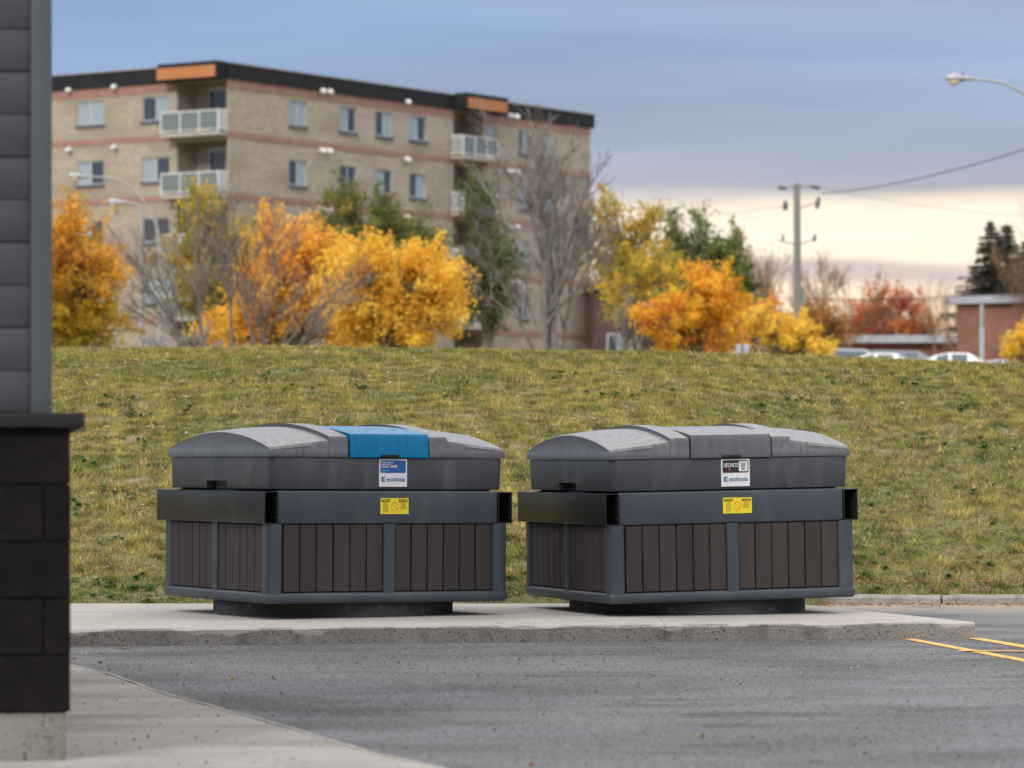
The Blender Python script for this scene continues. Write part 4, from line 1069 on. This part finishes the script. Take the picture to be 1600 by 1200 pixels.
def tree(name, basepx, D, lobes, n, size, pal, wts, label, cat='tree', bark=None, clr=(.35, .7), nclump=70, trunk_r=.11, group=None, gz=None, forks=1, zfun=None, depth=1.0, spread=.55):
    """lobes: (px, py, rx px, ry px) ellipses of crown, at distance D"""
    X = (basepx-800)/F*D; gz = ter(X, D)-.05 if gz is None else gz
    root = empty(name, (X, D, gz), label=label, cat=cat, group=group)
    clr = (clr[0]*.50, clr[1]*.80); n = int(n*1.45); dv = []; sc = D/F; cs = []; rd = []; wt = [l[2]*l[3] for l in lobes]; tot = sum(wt)
    L_ = []
    for l, w_ in zip(lobes, wt):
        c = at(l[0], l[1], D)-Vector((X, D, gz)); L_.append((c, l[2]*sc, l[3]*sc))
        for k in range(max(3, int(nclump*1.7*w_/tot))):
            v = Vector((random.gauss(0, 1), random.gauss(0, 1), random.gauss(0, 1))).normalized()*(random.random()**.42)*random.uniform(.72, 1.32)
            r_ = random.uniform(*clr); f_ = .93
            cs.append((c.x+v.x*(l[2]*sc-r_*.6)*f_, v.y*max(l[2]*sc, 1.2)*depth*.9, c.z+v.z*(l[3]*sc-r_*.5)*f_)); rd.append(r_); dv.append((v.x, v.y, v.z))
    leaves(root, cs, rd, n, size, pal, wts, zfun=zfun, dirs=dv)
    m_ = MB(); ztop = max(c.z for c, _, _ in L_); cx = sum(c.x*w_ for (c, _, _), w_ in zip(L_, wt))/tot
    axes = []
    for k in range(forks):
        a = (k-(forks-1)/2)*.9; p1 = Vector((cx*.3+a*.3, random.uniform(-.3, .3), ztop*.35)); p2 = Vector((cx*.9+a, random.uniform(-.5, .5), ztop*.95))
        ax = [Vector((a*.1, 0, 0)), p1, p1.lerp(p2, .5)+Vector((random.uniform(-.15, .15), 0, 0)), p2]; axes.append(ax)
        m_.tube(ax, [trunk_r, trunk_r*.8, trunk_r*.5, trunk_r*.15], 7)
    m_.build('trunk', bark or M_bark, root, smooth=True)
    m_ = MB(); idx = list(range(len(cs))); random.shuffle(idx)
    for i in idx[:140]:
        c = Vector(cs[i]); ax = random.choice(axes); t = random.uniform(.3, .85)
        j = min(int(t*3), 2); b_ = ax[j].lerp(ax[j+1], t*3-j)
        if b_.z > c.z: b_ = ax[0].lerp(ax[1], random.uniform(.6, 1))
        mid = b_.lerp(c, .5)+Vector((random.uniform(-.2, .2), random.uniform(-.2, .2), random.uniform(-.05, .3)))
        m_.tube([b_, mid, c, c+(c-mid)*.35], [.035, .024, .012, .004], 4, cap=False)
    m_.build('branches', bark or M_bark, root)
    return root

def bare(name, stems, D, label, px0, height_px, levels=5, bark=None, r0=.11, seed=1, spread=.5, nb=(3, 4), lf=None, group=None, up=.25, gz=None, decay=.66):
    X = (px0-800)/F*D; gz = ter(X, D)-.05 if gz is None else gz; rd_ = random.Random(seed)
    root = empty(name, (X, D, gz), label=label, cat='tree', group=group); trunk = MB(); br = MB(); tips = []
    topz = CH+(HZ-height_px)/F*D-gz
    def grow(p, d, L_, r, lev):
        pts_ = [p]; n = 4 if lev < 3 else 2; dd = d.copy(); q = p.copy()
        for i in range(n):
            dd = (dd+Vector((rd_.gauss(0, .10), rd_.gauss(0, .10), up*.12))).normalized(); q = q+dd*L_/n; pts_.append(q.copy())
        rr_ = [r*(1-.55*i/n) for i in range(n+1)]; (trunk if lev == 0 else br).tube(pts_, rr_, 6 if lev < 2 else 3, cap=False)
        if lev >= levels: tips.append(pts_[-1]); return
        for k in range(rd_.randint(*nb)+(1 if lev >= 2 else 0)):
            t = rd_.uniform(.35, 1.0); j = min(int(t*n), n-1); b_ = pts_[j].lerp(pts_[j+1], t*n-j)
            az = rd_.uniform(0, 6.28); s = spread*rd_.uniform(.6, 1.3)
            o = Vector((math.cos(az), math.sin(az), 0)); o = (o-dd*o.dot(dd)); o = o.normalized() if o.length > .01 else Vector((1, 0, 0))
            nd = (dd*math.cos(s)+o*math.sin(s)+Vector((0, 0, up*.5))).normalized(); grow(b_, nd, L_*decay*rd_.uniform(.7, 1.15), max(r*.50, .0045), lev+1)
        grow(pts_[-1], dd, L_*decay, max(r*.45, .0045), lev+1)
    unit = topz*(1-decay)/(1-decay**(levels+1))
    for (dx, lean, f_) in stems:
        grow(Vector((dx*.06, 0, 0)), Vector((lean, rd_.uniform(-.12, .12), 1)).normalized(), unit*f_, r0*f_, 0)
    trunk.build('trunk', bark or M_bark_grey, root, smooth=True); br.build('branches', bark or M_bark_grey, root)
    if lf: leaves(root, [tuple(t) for t in tips], [lf[0]]*len(tips), lf[1], lf[2], lf[3], [1]*len(lf[3]))
    return root

OR = [(.80, .43, .07), (.84, .51, .08), (.72, .33, .07), (.58, .41, .07)]; GOLD = [(.92, .60, .08), (.89, .51, .07), (.95, .68, .12), (.76, .49, .08)]
YG = [(.60, .44, .06), (.40, .36, .07), (.74, .50, .06), (.26, .28, .06)]; GR = [(.17, .205, .065), (.22, .235, .075), (.13, .155, .055), (.42, .32, .06)]
DG = [(.15, .18, .085), (.19, .215, .10), (.14, .16, .06)]; RED = [(.68, .20, .09), (.74, .28, .10), (.50, .08, .03), (.72, .30, .08)]
BRN = [(.45, .22, .07), (.55, .28, .08), (.38, .18, .06)]
def lowgreen(c, p):
    t = np.clip((p[:, 2]-1.0)/3.0, 0, 1)[:, None]; return c*(t)+(np.array([.50, .40, .03])*rng.uniform(.7, 1.1, (len(c), 1)))*(1-t)
tree('maple_tree', 130, 112, [(120, 400, 55, 85), (165, 460, 45, 75), (95, 480, 70, 70), (140, 510, 80, 50), (110, 350, 30, 40), (60, 430, 60, 100)], 17000, .105, OR[:3]+[(.55, .34, .03)], [4, 3, 3, 3],
     'dense orange and gold tree left of the two street lamps', zfun=lowgreen, nclump=150, clr=(.35, .75))
tree('ash_tree', 345, 118, [(320, 325, 42, 46), (370, 370, 50, 60), (300, 400, 50, 70), (340, 460, 85, 70), (400, 440, 50, 70)], 10500, .11, YG, [3, 3, 2, 2],
     'thin yellow green tree behind the bare multi stemmed tree', nclump=120, clr=(.3, .6))
tree('maple_tree', 450, 106, [(430, 400, 52, 62), (480, 395, 52, 52), (530, 420, 50, 50), (400, 470, 58, 68), (470, 480, 80, 60), (350, 515, 50, 36), (530, 510, 60, 35)], 21000, .11, [(.90, .52, .09), (.87, .45, .09), (.92, .62, .10), (.82, .40, .09)], [4, 2, 4, 2],
     'broad orange tree directly behind the bare multi stemmed tree', nclump=170, clr=(.35, .7), forks=2)
tree('maple_tree', 620, 100, [(555, 430, 55, 52), (615, 425, 55, 50), (675, 425, 50, 50), (700, 455, 34, 48), (600, 480, 70, 55), (545, 500, 60, 45), (665, 480, 50, 40), (640, 525, 40, 22)], 22000, .105, GOLD, [5, 4, 3, 1],
     'rounded golden orange tree in front of the middle of the apartment block', nclump=190, clr=(.35, .65), forks=3)
tree('green_tree', 560, 138, [(545, 315, 26, 38), (530, 350, 36, 30), (600, 325, 18, 30), (605, 355, 38, 32), (640, 370, 50, 32), (560, 380, 60, 50), (685, 385, 30, 22), (510, 310, 14, 10)], 11000, .12, GR, [4, 4, 2, 2],
     'green tree turning yellow rising behind the golden tree', nclump=110, clr=(.4, .8))
tree('cottonwood_tree', 765, 132, [(750, 330, 32, 50), (770, 390, 45, 60), (745, 440, 35, 60), (775, 470, 35, 50), (742, 300, 14, 25)], 9000, .12, DG+[(.13, .15, .06)], [4, 4, 3, 2],
     'dark green tree beside the right hand balconies', nclump=90, clr=(.35, .7))
tree('aspen_tree', 975, 135, [(960, 350, 45, 55), (990, 400, 60, 70), (950, 430, 40, 60), (1010, 350, 25, 40), (1030, 440, 45, 60), (990, 480, 55, 40)], 8500, .115, [(.62, .42, .05), (.48, .38, .06), (.74, .50, .06), (.28, .28, .06)], [4, 3, 3, 2],
     'airy yellow tree right of the apartment block', nclump=130, clr=(.25, .55))
tree('green_tree', 1110, 142, [(1050, 365, 15, 45), (1095, 355, 11, 46), (1118, 378, 11, 40), (1150, 385, 13, 36), (1070, 395, 28, 36), (1095, 420, 50, 55), (1140, 400, 38, 50), (1150, 450, 42, 50), (1080, 470, 60, 50), (1165, 470, 28, 40), (1050, 420, 40, 40)], 13500, .12, [(.15, .21, .06), (.20, .25, .07), (.11, .155, .055), (.36, .33, .08)], [4, 4, 2, 1],
     'tall green tree with pointed tops left of the utility pole', nclump=120, clr=(.35, .65))
tree('maple_tree', 1085, 112, [(1100, 450, 58, 38), (1080, 490, 70, 40), (1040, 510, 48, 28), (1130, 480, 38, 50), (1110, 525, 60, 28), (1010, 492, 24, 16), (1060, 540, 45, 14)], 12500, .10, [(.90, .52, .05), (.84, .40, .06), (.92, .60, .07), (.74, .30, .06)], [4, 3, 3, 2],
     'orange tree between the brick house and the small sign panels', nclump=130, clr=(.25, .55))
tree('golden_shrub', 1228, 108, [(1200, 515, 34, 24), (1245, 515, 36, 22), (1225, 535, 60, 22), (1270, 545, 35, 14), (1185, 490, 12, 14)], 6500, .095, GOLD, [5, 2, 5, 1],
     'bright golden bush at the foot of the utility pole', cat='shrub', nclump=80, clr=(.2, .42), trunk_r=.05)
tree('red_maple', 1388, 190, [(1365, 474, 36, 26), (1402, 468, 34, 26), (1436, 488, 22, 30), (1345, 500, 34, 30), (1395, 505, 52, 32), (1330, 520, 40, 22)], 7500, .115, RED, [4, 3, 3, 1],
     'red maple behind the low brick wing', nclump=100, clr=(.3, .6))
tree('brown_shrub', 1288, 150, [(1275, 505, 34, 34), (1305, 515, 24, 30)], 3000, .11, BRN, [3, 3, 2],
     'rusty brown thicket between golden bush and red maple', cat='shrub', nclump=90, clr=(.3, .6), trunk_r=.06)
tree('yellow_shrub', 1600, 112, [(1605, 530, 26, 22), (1590, 548, 22, 14)], 2200, .095, GOLD, [3, 2, 3, 1], 'small yellow shrub at the right edge over the crest', cat='shrub', nclump=40, clr=(.2, .4), trunk_r=.04)
tree('ash_tree', 1020, 126, [(1000, 440, 34, 50), (975, 470, 36, 40), (1020, 480, 40, 40), (1035, 430, 24, 40)], 4200, .11, YG, [4, 2, 4, 1],
     'yellow tree with sparse crown right behind the orange tree', nclump=70, clr=(.25, .5))
tree('orange_shrub', 1180, 122, [(1175, 500, 26, 22), (1160, 525, 34, 20), (1200, 480, 14, 16)], 2600, .10, [(.80, .34, .08), (.70, .28, .07), (.86, .44, .08)], [3, 2, 2],
     'soft orange bush filling the gap left of the golden bush', cat='shrub', nclump=50, clr=(.2, .4), trunk_r=.04)
tree('brown_shrub', 1440, 192, [(1440, 515, 44, 24)], 1600, .10, BRN, [3, 2, 2],
     'sparse tawny thicket between the red maple and the brick hall', cat='shrub', nclump=60, clr=(.25, .5), trunk_r=.04)
tree('dark_shrub', 1110, 150, [(1110, 540, 40, 20), (1150, 530, 24, 22), (1040, 540, 50, 18)], 2500, .11, DG, [3, 2, 2], 'dark evergreen bush low behind the orange tree', cat='shrub', nclump=40, clr=(.3, .5), trunk_r=.05)

M_bark_dim = P('dim_bark', (.13, .11, .10), (.21, .18, .165), 6, .9)
bare('bare_tree', [(-9, -.50, 1.0), (-8, -.22, 1.06), (-2, -.05, 1.05), (7, .06, 1.0), (8, .34, .95), (9, .72, .85), (9, 1.05, .75), (-10, -.95, .85)], 88, 'bare multi stemmed tree with slender grey branches in front of the orange trees', 368, 272, 4, M_bark_dim, .055, 3, .48, (3, 4), decay=.60, up=.12)
M_bark_mid = P('mid_bark', (.15, .135, .125), (.24, .22, .205), 6, .9)
bare('bare_tree', [(0, .02, 1.12), (-1, -.14, .95), (1, .13, 1.0), (1, .30, .72), (-1, -.36, .70)], 92, 'tall bare grey tree before the right end of the apartment block', 862, 165, 5, M_bark_mid, .10, 9, .56, (2, 4), decay=.56, up=.20)
bare('bare_shrub', [(-1, -1.0, .8), (0, -.35, 1.0), (1, .6, .9), (2, 1.3, .7)], 84, 'low bare grey shrub between the lamp posts and the orange tree', 290, 478, 4, M_bark_grey, .03, 14, .4, (3, 3))
bare('brown_tree', [(-1, -.25, 1.0), (1, .22, 1.0), (0, 0, 1.0)], 158, 'thin brown leafless tree just left of the utility pole', 1215, 362, 5, M_bark_brown, .07, 21, .30, (2, 3), lf=(.35, 500, .09, BRN), decay=.66)
bare('brown_tree', [(-1, -.2, 1.0), (1, .28, 1.0), (0, .05, 1.0)], 162, 'thin brown leafless tree just right of the utility pole', 1285, 378, 5, M_bark_brown, .07, 23, .34, (2, 3), lf=(.35, 800, .09, BRN), decay=.66)
bare('bare_sapling', [(0, -.1, 1.0), (1, .15, .9)], 152, 'slim leafless sapling between the red maple and the brick hall', 1462, 420, 4, M_bark_brown, .05, 31, .36, (2, 3))
bare('bare_sapling', [(0, .1, 1.0), (1, -.15, .9)], 156, 'second leafless sapling against the bright sky right of the red maple', 1485, 440, 4, M_bark_brown, .05, 33, .36, (2, 3))
bare('brown_tree', [(0, .1, 1.0), (1, -.15, .9)], 158, 'small leafless brown tree entering at the right edge above the brick hall', 1622, 290, 5, M_bark_brown, .08, 35, .42, (2, 3))
bare('bare_sapling', [(0, .1, 1.0), (-1, -.25, .9)], 125, 'pale leaning sapling in front of the dark brick house', 985, 430, 4, M_bark_grey, .05, 37, .36, (2, 3))

def spruce(px, D, topy, label, w=1.0, seed=1):
    X = (px-800)/F*D; gz = 3.75; root = empty('spruce_tree', (X, D, gz), label=label, cat='tree', group='spruces behind the brick hall'); r = random.Random(seed)
    H = CH+(HZ-topy)/F*D-gz; MB().tube([(0, 0, 0), (0, 0, H)], [.22, .02], 8).build('trunk', M_bark, root, smooth=True)
    V = []; C = []; z = 1.0; br = MB()
    while z < H-.15:
        L_ = (H-z)*.50*w+.12
        for k in range(r.randint(11, 14)):
            a = r.uniform(0, 6.28); l = L_*r.uniform(.5, 1.1); d = Vector((math.cos(a), math.sin(a), 0)); p0 = Vector((0, 0, z))
            pts_ = [p0, p0+d*l*.5+Vector((0, 0, -.12*l)), p0+d*l+Vector((0, 0, -.14*l))]; br.tube(pts_, [.03, .02, .005], 3, cap=False)
            for q in range(int(14+l*38)):
                t = r.uniform(.12, 1.02); b_ = p0+d*l*t+Vector((0, 0, -.24*l*min(t, .5)-.04*l*max(0, t-.5))); s = Vector((-d.y, d.x, 0))*r.uniform(-.13, .13)*(1.25-t)
                e = Vector((r.uniform(-.05, .05), r.uniform(-.05, .05), -r.uniform(.04, .22))); n_ = Vector((r.gauss(0, 1), r.gauss(0, 1), r.gauss(0, .4))).normalized()*.055
                V += [b_+s-n_, b_+s+n_, b_+s+e+d*.06]; c = r.uniform(.7, 1.3); C += [(.058*c, .060*c, .042*c)]*3
        z += r.uniform(.17, .27)
    V = np.array([tuple(v) for v in V]); npmesh('crown', V, np.arange(len(V)).reshape(-1, 3), 3, M_leaf, np.array(C), root); br.build('branches', M_bark, root)
spruce(1548, 178, 342, 'left hand dark spruce with pointed top behind the brick hall', 1.0, 2)
spruce(1573, 182, 345, 'middle dark spruce behind the brick hall', .9, 5)
spruce(1604, 176, 372, 'right hand dark spruce cut by the right edge of the photo', 1.1, 8)

# ---------------------------------------------------------------- single fallen leaves on the asphalt
def one_leaf(px, py, z, size, c, label):
    p = gp(px, py, z); V = []; n = 10
    for k in range(n):
        a = 2*math.pi*k/n; r_ = size*(1 if k % 2 else .62); V.append((r_*math.cos(a), r_*.8*math.sin(a), .006+.010*abs(math.sin(a*1.5))))
    V.append((0, 0, .002)); m = P('leaf_colour', c, tuple(v*.7 for v in c), 40, .8)
    o = MB().add(V, [(k, (k+1) % n, n) for k in range(n)]).build('fallen_leaf', m); o.location = p; o.rotation_euler = (R(8), R(5), random.uniform(0, 6))
    tag(o, label, 'leaf', 'single leaves on the asphalt')
one_leaf(193, 1015, 0, .035, (.55, .16, .07), 'red brown leaf on the asphalt near the pad, left of the bins')
one_leaf(116, 1009, 0, .03, (.50, .20, .08), 'rusty leaf beside the dark wall at the foot of the pad')
one_leaf(118, 1030, 0, .025, (.45, .18, .08), 'rusty leaf beside the dark wall near the sidewalk tip')
one_leaf(156, 1037, 0, .025, (.42, .2, .1), 'small brown leaf just beyond the sidewalk tip')
one_leaf(361, 1062, 0, .026, (.60, .38, .06), 'yellow leaf on the dark asphalt near the sidewalk edge')
one_leaf(1097, 1152, 0, .028, (.62, .42, .14), 'pale yellow leaf on the asphalt below the right bin')
one_leaf(1000, 948, .12, .02, (.3, .2, .12), 'small dark leaf on the concrete pad by the right bin')
one_leaf(831, 1197, 0, .024, (.55, .25, .16), 'pinkish leaf on the asphalt at the bottom edge')
